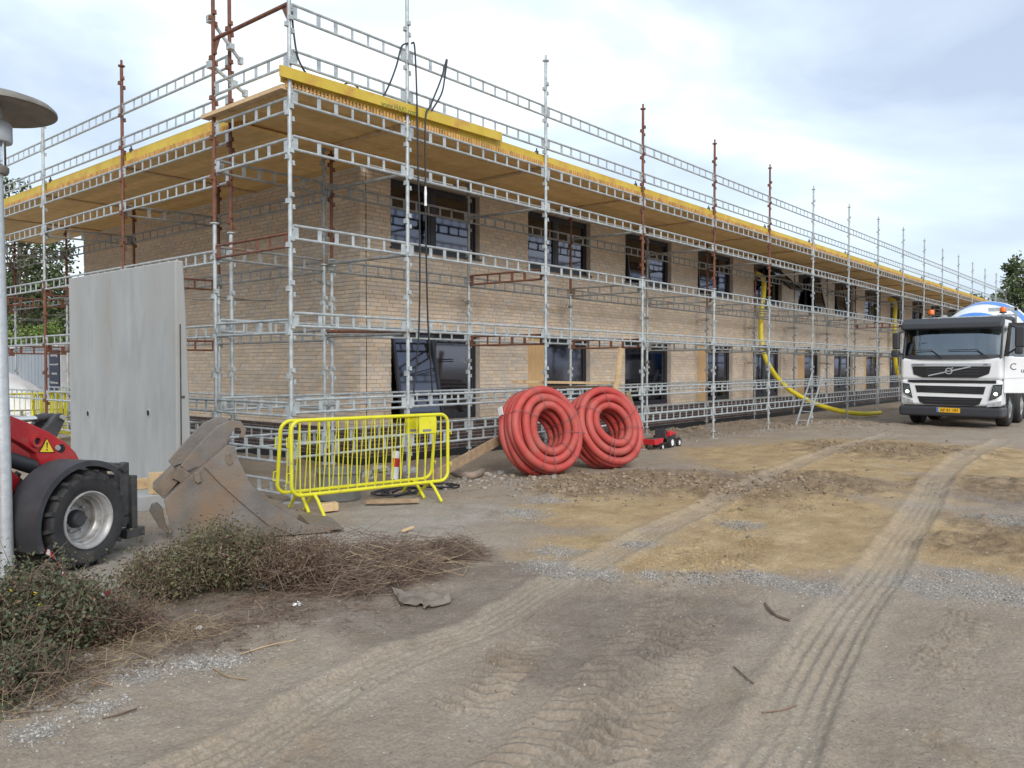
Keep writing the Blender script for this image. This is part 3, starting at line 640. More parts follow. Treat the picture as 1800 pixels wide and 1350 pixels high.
# ---- scaffold on the gable side
XO, XI = 5.90, 7.455
LY = [9.945, 13.15, 16.40, 19.65, 22.9]; LYI = [9.80, 13.0, 16.2, 19.5, 22.7]
sg = empty('scaffold', (XO, LY[0], 0), 0, 'rusty and galvanised tube scaffold along the windowless brick gable behind the concrete slab', 'scaffold')
bpy.context.view_layer.update()
HL = [('galv', 'rust', 3.42), ('galv', 'rust', 3.05), ('rust', 'galv', 3.2), ('galv', None, 3), ('galv', None, 3)]
for i, y in enumerate(LY):
    lo, hi, sp_ = HL[i]
    standard(sg, XO, y, (6.62 if i == 0 else 6.42), lo, hi, split=sp_, near=i < 3)
    standard(sg, XI+(0.02 if i else 0), LYI[i], 4.75, 'galv', 'rust', split=3.2, near=i < 3)
for i in range(4):
    for j, z in enumerate(LV):
        lbeam(sg, (XO, LY[i]), (XO, LY[i+1]), z-0.07, 'galv', sep=i < 2, near=i < 2)
        if j >= 3: lbeam(sg, (XI, LYI[i]), (XI, LYI[i+1]), z-0.09, 'galv_old' if j < 6 else 'galv', near=i < 2)
    y = i+1
    for z in (4.30, 3.20, 2.15, 0.75): lbeam(sg, (XO, LY[y]), (XI, LYI[y]), z-0.1, 'rust' if z < 4 and z > 1 else 'galv_old')
    w = MB(); w.tube((XI-0.35, LYI[y]-0.4, 2.8), (XC, LYI[y]+0.3, 2.83), 0.009, 5); w.tube((XI-0.3, LYI[y]+0.35, 2.78), (XC, LYI[y]-0.3, 2.8), 0.009, 5); pm_(sg, w, 'wall_tie', 'galv_old')
    a, b = LY[i]-(0.23 if i == 0 else 0), LY[i+1]
    for j in range(9):
        x0 = 5.97+j*0.262; q = MB(); z = 4.805+rs.uniform(0, 0.004); q.box((x0, a+0.004, z), (x0+0.255, b-0.004, z+0.045)); pm_(sg, q, 'deck_plank', 'deck_wood')
    q = MB(); q.box((5.96, b-0.05, 4.785), (8.3, b+0.04, 4.804)); pm_(sg, q, 'deck_batten', 'new_wood')
    q = MB(); n = int((b-a)/0.055)
    for t in range(n): q.cbox((5.925+rs.uniform(-.006, .006), a+0.03+t*0.055, 4.85), (0.03, 0.028, 0.085+rs.uniform(-.01, .012)))
    pm_(sg, q, 'edge_hook', 'edge_rust')
    q = MB(); q.box((5.944, a-0.02, 4.885), (5.967, b+0.0, 5.04)); pm_(sg, q, 'toe_board', 'yellow_board')
    q = MB(); q.tube((5.95, b-0.2, 5.04), (5.95, b-0.2, 5.12), 0.012, 6); q.cbox((5.95, b-0.2, 5.05), (0.05, 0.04, 0.05)); pm_(sg, q, 'toe_board_clip', 'steel_dark')
# ------------------------------------------------------------------ precast concrete wall slab
xf, ya, yb, zt = 4.56, 8.87, 11.84, 2.83
cw = empty('concrete_wall_element', (xf, (ya+yb)/2, 0), 0, 'tall grey precast concrete wall slab standing beside the red wheel loader', 'concrete slab')
def cpart(mb, name, m, **k):
    o = mb.build(name, m, cw, **k); o.matrix_parent_inverse = Matrix.Translation((-xf, -(ya+yb)/2, 0)); return o
b = MB(); b.prism([(0, 0.0), (0, zt), (0.10, zt), (0.13, 2.2), (0.19, 0.22), (0.95, 0.16), (0.95, 0.0)], (xf, ya, 0), (1, 0, 0), (0, 0, 1), (0, yb-ya, 0)); cpart(b, 'slab', 'concrete', bevel=0.018, seg=3)
b = MB(); b.box((xf-0.42, ya+0.02, 0.0), (xf-0.002, yb-0.02, 0.17)); cpart(b, 'toe', 'concrete', bevel=0.01)
for px, py in ((155, 727), (261, 726)):
    r_ = ray(px, py); t_ = xf/r_.x; q = CAMP+r_*t_
    b = MB(); b.lathe([(0.0, -0.001), (0.022, -0.001), (0.030, 0.003), (0.036, 0.001)], (xf-0.004, q.y, q.z), (-1, 0, 0), 16); cpart(b, 'lifting_socket', 'membrane')
    b = MB(); b.lathe([(0.034, 0.0), (0.036, 0.005), (0.052, 0.004), (0.056, 0.0)], (xf-0.001, q.y, q.z), (-1, 0, 0), 18); cpart(b, 'socket_rim', 'concrete')
b = MB(); b.box((xf+0.045, ya-0.004, 0.25), (xf+0.06, ya-0.0005, 2.1)); b.box((xf+0.05, ya-0.006, 1.25), (xf+0.10, ya-0.001, 1.28)); cpart(b, 'joint_groove', 'steel_dark')
for i, (y, h) in enumerate(((ya+0.05, 0.24), (ya+0.55, 0.12), (ya+1.6, 0.12))):
    b = MB(); b.box((xf-0.26, y, 0.172), (xf-0.06, y+0.11, 0.172+h)); o = b.build('timber_block', 'new_wood', bevel=0.004)
    tag(o, ('tallest' if i == 0 else 'low')+' pale timber block lying on the toe of the concrete slab', 'timber block', 'timber blocks on the slab toe')
    if i: o['label'] = ['', 'low pale timber block beside the tallest one on the slab toe', 'low pale timber block at mid length of the slab toe'][i]
# ------------------------------------------------------------------ wheel loader
PWc = gp(134, 997); HD = Vector((math.cos(R(20)), math.sin(R(20)), 0)); AX = Vector((HD.y, -HD.x, 0)); UZ = Vector((0, 0, 1))
wl_ = empty('wheel_loader', (PWc.x, PWc.y, 0), 0, 'red compact wheel loader with big lugged tyre beside the lamp post', 'wheel loader')
LI = Matrix.Translation((-PWc.x, -PWc.y, 0))
def lp(mb, name, m, parent=None, **k):
    o = mb.build(name, m, parent or wl_, **k)
    if parent is None: o.matrix_parent_inverse = LI
    return o
def zl(pts): return [(x/3.75, 680+y/3.75) for x, y in pts]
def big_wheel(C, ax, label):
    """C wheel centre, ax outward axis"""
    RR_ = 0.395
    b = MB(); b.lathe([(0.222, 0.13), (0.25, 0.150), (0.30, 0.160), (0.335, 0.160), (0.352, 0.145), (0.360, 0.09), (0.360, -0.09), (0.352, -0.145), (0.335, -0.16), (0.27, -0.15), (0.245, -0.13)], C, ax, 48)
    w = lp(b, 'wheel', 'black_rubber', smooth=True)
    if label: w['label'] = label
    u = ax.orthogonal().normalized(); v = ax.cross(u)
    def P(r, a, h): return C+(u*math.cos(a)+v*math.sin(a))*r+ax*h
    lug = MB(); n = 18
    for sd in (1, -1):
        for i in range(n):
            a = 2*math.pi*(i+(0.5 if sd < 0 else 0))/n
            pts = []
            for (h, da, r0, r1) in ((0.165*sd, 0.0, 0.325, 0.372), (0.11*sd, 0.03, 0.35, 0.392), (0.0, 0.16, 0.352, 0.394)):
                for w_ in (-0.055, 0.055):
                    pts.append(P(r0, a+da+w_, h)); pts.append(P(r1, a+da+w_*0.72, h))
            lug.add(pts, [(0,2,3,1),(1,3,7,5),(5,7,11,9),(8,9,11,10),(0,1,5,4),(4,5,9,8),(2,6,7,3),(6,10,11,7)])
    lug.build('tread_lugs', 'black_rubber', w).matrix_parent_inverse = Matrix()
    r_ = MB(); r_.lathe([(0.232, 0.135), (0.230, 0.152), (0.220, 0.153), (0.211, 0.13), (0.203, 0.12), (0.200, 0.08), (0.190, 0.075), (0.183, 0.03), (0.172, 0.02), (0.168, -0.02), (0.12, -0.03), (0.09, -0.01), (0.0, -0.01)], C, ax, 48); r_.build('rim', 'rim_silver', w, True)
    h = MB(); h.lathe([(0.0, 0.055), (0.05, 0.055), (0.062, 0.045), (0.07, 0.03), (0.075, -0.012)], C, ax, 24); h.build('hub', 'black_plastic', w, True)
    for i in range(6):
        bo = MB(); q = P(0.105, 2*math.pi*i/6+0.2, -0.01); bo.tube(q, q+ax*0.03, 0.011, 6); bo.build('wheel_nut', 'rim_silver', w)
    return w
WC = PWc+UZ*0.392
big_wheel(WC, AX, None)
big_wheel(WC-AX*1.05, -AX, None)
# mudguard
b = MB(); ring = []
for i in range(21):
    a = R(52)+R(150)*i/20; ring.append(a)
for (r0, r1, h0, h1) in ((0.455, 0.475, -0.17, 0.13),):
    vs = []
    for a in ring:
        for r in (r0, r1):
            for h in (h0, h1): vs.append(WC+(HD*math.cos(a)+UZ*math.sin(a))*r+AX*h)
    fs = []
    for i in range(20):
        A = i*4; B = A+4
        fs += [(A, A+1, B+1, B), (A+2, B+2, B+3, A+3), (A+1, A+3, B+3, B+1), (A, B, B+2, A+2)]
    fs += [(0, 2, 3, 1), (80, 81, 83, 82)]; b.add(vs, fs)
vs = []
for a in ring:
    for r in (0.395 if False else 0.43, 0.476):
        for h in (0.13, 0.145): vs.append(WC+(HD*math.cos(a)+UZ*math.sin(a))*r+AX*h)
fs = []
for i in range(20):
    A = i*4; B = A+4; fs += [(A, A+1, B+1, B), (A+2, B+2, B+3, A+3), (A+1, A+3, B+3, B+1), (A, B, B+2, A+2)]
fs += [(0, 2, 3, 1), (80, 81, 83, 82)]; b.add(vs, fs)
lp(b, 'mudguard', 'black_plastic', smooth=True)
PB = PWc-AX*0.30
def lpl(pts, P=PB): return [vpl(x, y, P, HD) for x, y in zl(pts)]
BO = [(-60,140),(60,185),(200,240),(330,300),(440,370),(500,430),(545,520),(480,560),(380,545),(270,520),(240,440),(150,380),(60,335),(-60,290)]
for off in (0, 0.52):
    b = MB(); b.prism(lpl(BO), (PB.x, PB.y, 0)-AX*off if False else Vector((PB.x, PB.y, 0))-AX*off, HD, UZ, -AX*0.09); bm_ = lp(b, 'boom', 'loader_red', bevel=0.01)
    if off == 0: boom = bm_
LEV = [(345,310),(425,205),(448,182),(478,174),(500,198),(498,228),(445,340)]
b = MB(); b.prism(lpl(LEV), Vector((PB.x, PB.y, 0))-AX*0.12, HD, UZ, -AX*0.05); b.prism(lpl(LEV), Vector((PB.x, PB.y, 0))-AX*0.28, HD, UZ, -AX*0.05); lp(b, 'tilt_lever', 'steel_dark', bevel=0.006)
def lq(x, y, off=0.0):
    s, z = lpl([(x, y)])[0]; return Vector((PB.x, PB.y, 0))+HD*s+UZ*z-AX*off
b = MB(); b.tube(lq(476, 203, 0.09), lq(476, 203, 0.36), 0.022, 12); lp(b, 'pivot_pin', 'rim_silver', smooth=True)
b = MB(); b.tube(lq(120, 228, 0.225), lq(375, 213, 0.225), 0.024, 12); lp(b, 'piston_rod', 'chrome', smooth=True)
b = MB(); b.tube(lq(370, 213, 0.225), lq(480, 203, 0.225), 0.035, 12); b.tube(lq(-60, 240, 0.225), lq(125, 228, 0.225), 0.045, 12); lp(b, 'tilt_cylinder', 'steel_dark', smooth=True)
b = MB(); b.tube(lq(-60, 430, 0.05), lq(250, 530, 0.05), 0.060, 14); b.tube(lq(240, 526, 0.05), lq(330, 556, 0.05), 0.03, 10); lp(b, 'lift_cylinder', 'black_plastic', smooth=True)
b = MB(); b.lathe([(0.028, 0.0), (0.028, 0.02), (0.05, 0.022), (0.056, 0.0)], lq(238, 358), AX, 20); b.build('pivot_boss', 'loader_red', boom, True)
b = MB(); b.lathe([(0.0, 0.002), (0.028, 0.002)], lq(238, 358), AX, 16); b.build('pivot_hole', 'membrane', boom)
b = MB(); b.lathe([(0.0, 0.006), (0.035, 0.006), (0.035, 0.0)], lq(402, 405), AX, 16); b.build('inspection_hole', 'membrane', boom)
b = MB(); b.lathe([(0.0, 0.016), (0.022, 0.016), (0.024, 0.006)], lq(375, 402), AX, 16); b.build('pin_end', 'rim_silver', boom)
b = MB(); b.prism([(s, z) for s, z in lpl([(306,336),(360,434),(253,434)])], Vector((PB.x, PB.y, 0))+AX*0.003, HD, UZ, AX*0.001); wt = b.build('warning_sign', 'black_ink', boom)
b = MB(); b.prism([(s, z) for s, z in lpl([(306,345),(352,429),(261,429)])], Vector((PB.x, PB.y, 0))+AX*0.0045, HD, UZ, AX*0.001); b.build('warning_panel', 'warn_yellow', boom)
b = MB(); b.prism(lpl([(302,365),(311,365),(309,403),(304,403)]), Vector((PB.x, PB.y, 0))+AX*0.006, HD, UZ, AX*0.001); b.prism(lpl([(302,410),(311,410),(311,419),(302,419)]), Vector((PB.x, PB.y, 0))+AX*0.006, HD, UZ, AX*0.001); b.build('exclamation_mark', 'black_ink', boom)
b = MB(); b.prism(lpl([(-60,480),(70,530),(150,605),(95,720),(-60,760)]), Vector((PB.x, PB.y, 0))-AX*0.02, HD, UZ, -AX*0.45); lp(b, 'front_frame', 'loader_red', bevel=0.01)
b = MB(); Q = PWc-AX*0.52; 
def lb(x0, x1, y0, y1, z0, z1, name, m, bev=0.02):
    mt = Matrix(((HD.x, -AX.x, 0, PWc.x), (HD.y, -AX.y, 0, PWc.y), (0, 0, 1, 0), (0, 0, 0, 1)))
    q = MB(); q.box((x0, y0, z0), (x1, y1, z1), mt); return lp(q, name, m, bevel=bev)
lb(-0.35, 0.35, 0.14, 0.92, 0.28, 0.46, 'front_axle', 'steel_dark'); lb(-1.9, -0.62, 0.05, 1.0, 0.35, 1.02, 'engine_cover', 'loader_red', 0.05)
lb(-0.62, -0.36, 0.3, 0.75, 0.3, 0.6, 'centre_joint', 'steel_dark')
big_wheel(WC-HD*1.65, AX, None)
# quick hitch in front of the wheel
b = MB(); mt = Matrix(((HD.x, -AX.x, 0, PWc.x), (HD.y, -AX.y, 0, PWc.y), (0, 0, 1, 0), (0, 0, 0, 1)))
b.box((0.60, 0.02, 0.20), (0.66, 0.95, 0.66), mt); b.box((0.50, 0.05, 0.30), (0.60, 0.12, 0.78), mt); b.box((0.50, 0.30, 0.25), (0.60, 0.36, 0.72), mt); b.box((0.50, 0.82, 0.30), (0.60, 0.9, 0.78), mt); b.box((0.46, 0.05, 0.24), (0.60, 0.9, 0.33), mt)
b.tube(mt @ Vector((0.53, 0.02, 0.74)), mt @ Vector((0.53, 0.95, 0.74)), 0.04, 12); b.tube(mt @ Vector((0.15, 0.42, 0.70)), mt @ Vector((0.53, 0.42, 0.72)), 0.04, 10); b.box((0.52, 0.0, 0.12), (0.72, 0.1, 0.2), mt)
lp(b, 'quick_hitch', 'steel_dark', bevel=0.006)
# ------------------------------------------------------------------ digging bucket lying on the ground
a_ = R(38); DB = (RT*math.cos(R(24))+Vector((FW.x, FW.y, 0)).normalized()*math.sin(R(24))).normalized(); NB = Vector((-DB.y, DB.x, 0))
if NB.dot(FW) < 0: NB = -NB
PBk = gp(345, 955); bk = empty('excavator_bucket', (PBk.x, PBk.y, 0), 0, 'rusty worn excavator bucket with two hooked ears lying in front of the loader', 'excavator bucket')
BI = Matrix.Translation((-PBk.x, -PBk.y, 0)); WB = 0.62; OB = Vector((PBk.x, PBk.y, 0))
def bkp(mb, name, m, **k):
    o = mb.build(name, m, bk, **k); o.matrix_parent_inverse = BI; return o
def bz(pts): return [vpl(x, y, PBk, DB) for x, y in pts]
side = [(307,958),(296,912),(288,880),(334,837),(360,818),(400,782),(412,784),(418,806),(440,850),(470,880),(500,903),(540,922),(585,934),(575,950),(510,956),(400,962)]
SD = [(s, max(z, 0.005)) for s, z in bz(side)]
for o_ in (0.0, WB): b = MB(); b.prism(SD, OB+NB*o_, DB, UZ, NB*0.03); bkp(b, 'side_plate', 'bucket_steel', bevel=0.006)
# reinforcing strip along the cutting side edge
b = MB(); b.prism([(s, max(z, 0.006)) for s, z in bz([(358,820),(400,783),(412,785),(418,806),(440,850),(470,880),(500,903),(540,922),(585,934),(572,947),(515,944),(470,922),(420,880),(385,848)])], OB-NB*0.022, DB, UZ, NB*0.021); bkp(b, 'wear_strip', 'bucket_steel', bevel=0.004)
# wrapped back and floor plate
wrap = [(s, max(z, 0.012)) for s, z in bz([(400,782),(360,816),(334,835),(288,878),(294,905),(305,945),(330,962),(400,965),(510,958),(600,938)])]
b = MB(); th_ = 0.02; n = len(wrap); vs = []
for s, z in wrap:
    for w_ in (0.03, WB): vs.append(OB+DB*s+UZ*z+NB*w_)
ctr = (sum(p[0] for p in wrap)/n, 0.45)
for s, z in wrap:
    d = Vector((ctr[0]-s, ctr[1]-z)).normalized()*th_
    for w_ in (0.03, WB): vs.append(OB+DB*(s+d.x)+UZ*(z+d.y)+NB*w_)
fs = []
for i in range(n-1):
    A = i*2; fs += [(A, A+1, A+3, A+2), (2*n+A, 2*n+A+2, 2*n+A+3, 2*n+A+1), (A, A+2, 2*n+A+2, 2*n+A), (A+1, 2*n+A+1, 2*n+A+3, A+3)]
fs += [(0, 2*n, 2*n+1, 1), (2*n-2, 2*n-1, 4*n-1, 4*n-2)]
b.add(vs, fs); bkp(b, 'wrapper_plate', 'bucket_steel')
b = MB(); lipL = bz([(545,922),(600,928),(606,932),(585,945),(540,945)]); b.prism([(s, max(z, 0.02)) for s, z in lipL], OB-NB*0.01, DB, UZ, NB*(WB+0.06)); bkp(b, 'cutting_lip', 'bucket_steel', bevel=0.004)
ear = bz([(328,832),(318,822),(345,790),(362,772),(382,752),(408,740),(426,742),(436,757),(433,768),(428,772),(423,771),(427,762),(424,755),(417,754),(411,760),(406,771),(401,784),(365,818)])
for o_, dx_ in ((0.14, 0.0), (0.40, -0.10)): b = MB(); b.prism([(p_[0]+dx_, p_[1]+0.02*(o_ > 0.2)) for p_ in ear], OB+NB*o_, DB, UZ, NB*0.045); bkp(b, 'hitch_ear', 'bucket_steel', bevel=0.006)
for i, o_ in enumerate((0.06, 0.42)): b = MB(); b.prism(bz([(302,842),(316,822),(338,836),(346,846),(330,856)]), OB+NB*o_, DB, UZ, NB*0.16); bkp(b, 'hitch_lug', 'bucket_rust', bevel=0.008)
b = MB(); b.prism(bz([(268,862),(305,826),(322,840),(288,880)]), OB+NB*0.10, DB, UZ, NB*0.42); bkp(b, 'hitch_plate', 'bucket_rust', bevel=0.006)
b = MB(); b.prism(bz([(262,905),(266,893),(276,890),(286,900),(292,930),(300,948),(280,935)]), OB+NB*0.22, DB, UZ, NB*0.04); bkp(b, 'lifting_eye', 'bucket_steel', bevel=0.004)
for (x, y) in ((347, 839), (402, 808)):
    b = MB(); b.prism(bz([(x-6, y-9), (x+3, y-11), (x+7, y+6), (x, y+10), (x-5, y+5)]), OB-NB*0.032, DB, UZ, NB*0.031); bkp(b, 'wear_tab', 'bucket_rust', bevel=0.003)
# ------------------------------------------------------------------ yellow crowd barriers
def barrier(P0, P1, s0, s1, z0, z1, lean, label, group, tagp=True):
    d = (P1-P0); d.z = 0; d.normalize(); n = Vector((-d.y, d.x, 0))
    if n.dot(FW) > 0: n = -n
    bar = empty('crowd_barrier', (P0.x, P0.y, 0), 0, label, 'barrier', group); inv = Matrix.Translation((-P0.x, -P0.y, 0))
    def pt(s, z): return Vector((P0.x, P0.y, 0))+d*s+UZ*z+n*(lean*(z-0.2))
    def bp_(mb, name, **k): o = mb.build(name, 'yellow_paint', bar, True); o.matrix_parent_inverse = inv; return o
    rc = 0.11; pts = []
    for (cs, cz, a0) in ((s1-rc, z1-rc, 90), (s0+rc, z1-rc, 180), (s0+rc, z0+rc, 270), (s1-rc, z0+rc, 360)):
        for i in range(7): a = R(a0-90+90*i/6); pts.append(pt(cs+rc*math.cos(a), cz+rc*math.sin(a)))
    b = MB(); b.poly(pts, 0.021, 10, closed=True); bp_(b, 'frame')
    nb = 17
    for i in range(nb):
        s = s0+0.10+(s1-s0-0.20)*i/(nb-1); b = MB(); b.tube(pt(s, z0), pt(s, z1), 0.0075, 6); bp_(b, 'bar')
    for s in (s0+0.26, s1-0.26):
        b = MB(); c = pt(s, z0)
        for sg_ in (1, -1):
            e = c+n*0.26*sg_; e.z = H(e.x, e.y)+0.018; mid = c+n*0.10*sg_; mid.z = z0-0.06; b.poly([c, mid, e], 0.018, 8)
        bp_(b, 'foot')
    for z in (z0+0.15, z1-0.28):
        b = MB(); b.poly([pt(s0, z+0.10), pt(s0-0.05, z+0.10), pt(s0-0.05, z), pt(s0, z)], 0.007, 6); bp_(b, 'hook_loop')
        b = MB(); b.poly([pt(s1, z+0.06), pt(s1+0.05, z+0.06), pt(s1+0.05, z+0.03)], 0.009, 6); bp_(b, 'hook')
    if tagp:
        b = MB(); c0 = pt(s1-0.42, z1-0.22)+n*0.012; b.prism([(0, 0), (0.24, 0), (0.24, 0.2), (0.0, 0.2)], c0, d, UZ, n*0.004); o = b.build('name_plate', 'yellow_paint', bar); o.matrix_parent_inverse = inv
        b = MB(); b.prism([(0.05, 0.02), (0.17, 0.02), (0.17, 0.05), (0.05, 0.05)], c0+n*0.005, d, UZ, n*0.001); b.build('plate_print', 'tub_grey', o)
    return bar
PA, PB2 = gp(543, 904), gp(757, 878); dA = (PB2-PA); dA.z = 0; dA.normalize()
sA0 = vpl(512, 800, PA, dA)[0]; sA1 = vpl(787, 790, PA, dA)[0]
barrier(PA, PB2, sA0, sA1, 0.215, 1.03, 0.0, 'upright bright yellow tube barrier, the front one of the leaning pair', None)
PC, PD = gp(509, 899), gp(738, 872); dC = (PD-PC); dC.z = 0; dC.normalize()
sC0 = vpl(486, 800, PC, dC)[0]; sC1 = vpl(757, 790, PC, dC)[0]
barrier(PC, PD, sC0, sC1, 0.215, 1.02, 0.16, 'bright yellow tube barrier tilted against the back of the upright one', None)
# ------------------------------------------------------------------ coils of red corrugated duct
def coil(cpx, cpy, Rm, label, seed, tilt, yaw):
    rnd = random.Random(seed); g = gp(cpx, cpy); ax = Vector((math.sin(yaw)*math.cos(tilt), -math.cos(yaw)*math.cos(tilt), math.sin(tilt)))
    u = Vector((ax.y, -ax.x, 0)).normalized()*-1; v = u.cross(ax)
    if v.z < 0: v = -v
    hr = 0.064; ring0 = Rm-hr; C = Vector((g.x, g.y, 0))+v*(Rm)+UZ*(0.0)
    lowest = (C-v*Rm-ax*0.0).z; C += UZ*(0.02-lowest)
    root = empty('duct_coil', (g.x, g.y, 0), 0, label, 'duct coil', 'coils of red duct leaning on the scaffold'); inv = Matrix.Translation((-g.x, -g.y, 0))
    nl = 3; na = 4; seg = 220
    for li in range(nl):
        for ai in range(na):
            r = ring0-li*hr*2.04; h = (ai-(na-1)/2)*hr*2.02*0.98; ph = rnd.uniform(0, 6.28); k1 = rnd.uniform(-.018, .018); k2 = rnd.uniform(-.014, .014); dh = rnd.uniform(-.02, .02)
            if ai == na-1 and li == 0: h -= hr*0.7
            pts = []; rs_ = []
            for i in range(seg):
                a = 2*math.pi*i/seg; rr = r+k1*math.cos(2*a+ph)+k2*math.sin(3*a+ph); hh = h+dh*math.sin(a+ph)+0.010*math.sin(2*a+ph*1.7)
                pts.append(C+(u*math.cos(a)+v*math.sin(a))*rr+ax*hh); rs_.append(hr*(1.0 if i % 2 else 0.915))
            b = MB(); b.poly(pts, rs_, 10, closed=True); o = b.build('duct_winding', 'red_hose', root, True); o.matrix_parent_inverse = inv
    R0 = ring0-(nl-1)*hr*2.04-hr*1.03; R1 = ring0+hr*1.06; hh = na/2*hr*2.02+0.012
    for a in [R(x)+rnd.uniform(-.1, .1) for x in (20, 100, 150, 235, 250, 300, 345)]:
        e = u*math.cos(a)+v*math.sin(a); e2 = u*math.cos(a+0.12)+v*math.sin(a+0.12); pts = []
        for (rr, h_) in ((R0, -hh), (R0, hh*0.9), (R0+0.05, hh*1.05), ((R0+R1)/2, hh*1.03), (R1-0.06, hh*0.98), (R1, hh*0.82), (R1, -hh)):
            f_ = (rr-R0)/(R1-R0); pts.append(C+(e*(1-f_)+e2*f_).normalized()*rr+ax*h_)
        b = MB(); b.poly(pts, 0.0045, 5, closed=True); o = b.build('tie_strap', 'strap', root); o.matrix_parent_inverse = inv
    if seed == 5:
        b = MB(); e = u*math.cos(R(148))+v*math.sin(R(148)); q = C+e*(R1+0.01)-ax*0.16; b.beam(q-v*0.05, q+v*0.07, 0.09, 0.012, e); o = b.build('label_tag', 'white_plastic', root); o.matrix_parent_inverse = inv
    return root
coil(968, 838, 0.665, 'red corrugated duct coil whose side rests near the short grey pipe and plank', 5, R(17), R(-10))
coil(1081, 824, 0.655, 'red corrugated duct coil between the other coil and the toy tractor', 9, R(21), R(-14))
# ------------------------------------------------------------------ park lamp
lb0 = dep(9, 900, 6.0); lb0.z = 0; ltop = dep(-7, 300, 6.0)
lamp = empty('street_lamp', lb0, 0, 'galvanised park lamp post with round mushroom cap beside the loader', 'street lamp'); inv = Matrix.Translation(-lb0)
def lmp(mb, name, m, **k): o = mb.build(name, m, lamp, True); o.matrix_parent_inverse = inv; return o
ldir = (ltop-lb0).normalized()
def lz(z): return lb0+ldir*(z/ldir.z)
b = MB(); b.tube(lz(-0.05), lz(3.06), 0.056, 20, 0.044); lmp(b, 'post', 'lamp_post')
b = MB(); b.lathe([(0.0, 0), (0.075, 0), (0.085, 0.02), (0.085, 0.05), (0.06, 0.07), (0.0, 0.07)], lz(3.05), ldir, 24); lmp(b, 'base_ring', 'lamp_cap')
b = MB(); b.lathe([(0.068, 0.0), (0.068, 0.19)], lz(3.115), ldir, 24); lmp(b, 'lamp_glass', 'clear_glass')
for i in range(4):
    b = MB(); a = i*math.pi/2+0.4; e = Vector((math.cos(a), math.sin(a), 0))*0.074; b.tube(lz(3.11)+e, lz(3.30)+e, 0.006, 6); lmp(b, 'cage_rod', 'lamp_post')
b = MB(); b.tube(lz(3.11), lz(3.25), 0.03, 12); lmp(b, 'bulb', 'white_plastic')
b = MB(); b.lathe([(0.0, 0.0), (0.108, 0.0), (0.112, 0.01), (0.112, 0.13), (0.09, 0.16), (0.05, 0.17), (0.045, 0.27), (0.0, 0.27)], lz(3.285), ldir, 28); lmp(b, 'housing', 'lamp_post')
b = MB(); b.lathe([(0.0, 0.0), (0.05, -0.01), (0.15, -0.005), (0.30, -0.02), (0.40, -0.045), (0.412, -0.04), (0.41, -0.02), (0.38, 0.01), (0.25, 0.06), (0.12, 0.09), (0.0, 0.10)], lz(3.56), ldir, 48); lmp(b, 'cap', 'lamp_cap')
# ------------------------------------------------------------------ concrete mixer truck
TX, TY = 23.6, 4.88
trk = empty('mixer_truck', (TX, TY, H(TX+1.3, TY)), R(180), 'white concrete mixer truck with headlights on driving beside the scaffold', 'truck')
def tp(mb, name, m, parent=None, **k): return mb.build(name, m, parent if parent is not None else trk, **k)
def tz(zx, zy): return ((zx-808)/352.0, 1.62-((zy/4.82+500)-645)/67.0)
def fpanel(pts, x0, x1, name, m, parent=None, **k):
    b = MB(); b.prism([tz(*p) for p in pts], (x0, 0, 0), (0, 1, 0), (0, 0, 1), (x1-x0, 0, 0)); return tp(b, name, m, parent, **k)
b = MB(); b.box((-1.70, -1.2, 1.24), (-0.04, 1.2, 1.84)); b.box((-0.80, -1.19, 0.56), (-0.03, 1.19, 1.26)); cab = tp(b, 'cab', 'truck_white', bevel=0.09, seg=4)
b = MB(); b.prism([(-1.70, 1.80), (-1.70, 2.78), (-1.62, 2.84), (-0.45, 2.84), (-0.36, 2.62), (-1.55, 2.62), (-1.55, 1.80)], (0, -1.17, 0), (1, 0, 0), (0, 0, 1), (0, 2.34, 0)); tp(b, 'cab_roof', 'truck_white', cab, bevel=0.05, seg=3)
for s in (-1, 1):
    b = MB(); b.prism([(-0.05, 1.80), (-0.33, 2.64), (-0.45, 2.64), (-0.20, 1.80)], (0, s*1.17-0.03 if s > 0 else -1.17, 0), (1, 0, 0), (0, 0, 1), (0, 0.06 if s < 0 else 0.03, 0)); tp(b, 'pillar', 'truck_dark', cab, bevel=0.01)
b = MB(); b.prism([(-0.20, 1.80), (-0.45, 2.64), (-1.5, 2.64), (-1.5, 1.80)], (0, -1.155, 0), (1, 0, 0), (0, 0, 1), (0, 0.012, 0)); tp(b, 'side_window', 'windscreen', cab)
b = MB(); b.box((-1.5, -1.1, 1.70), (-0.25, 1.1, 1.845)); b.box((-0.5, -1.05, 1.845), (-0.2, 1.05, 1.93)); tp(b, 'dashboard', 'truck_dark', cab, bevel=0.02)
for y in (-0.65, 0.62): b = MB(); b.box((-1.35, y-0.25, 1.84), (-1.15, y+0.25, 2.45)); b.box((-1.38, y-0.14, 2.45), (-1.2, y+0.14, 2.6)); tp(b, 'seat', 'cloth_grey', cab, bevel=0.05)
b = MB(); b.lathe([(0.2, -0.015), (0.22, 0), (0.2, 0.015)], (-0.55, 0.62, 1.98), (-0.5, 0, 0.85), 20); tp(b, 'steering_wheel', 'truck_black', cab, smooth=True)
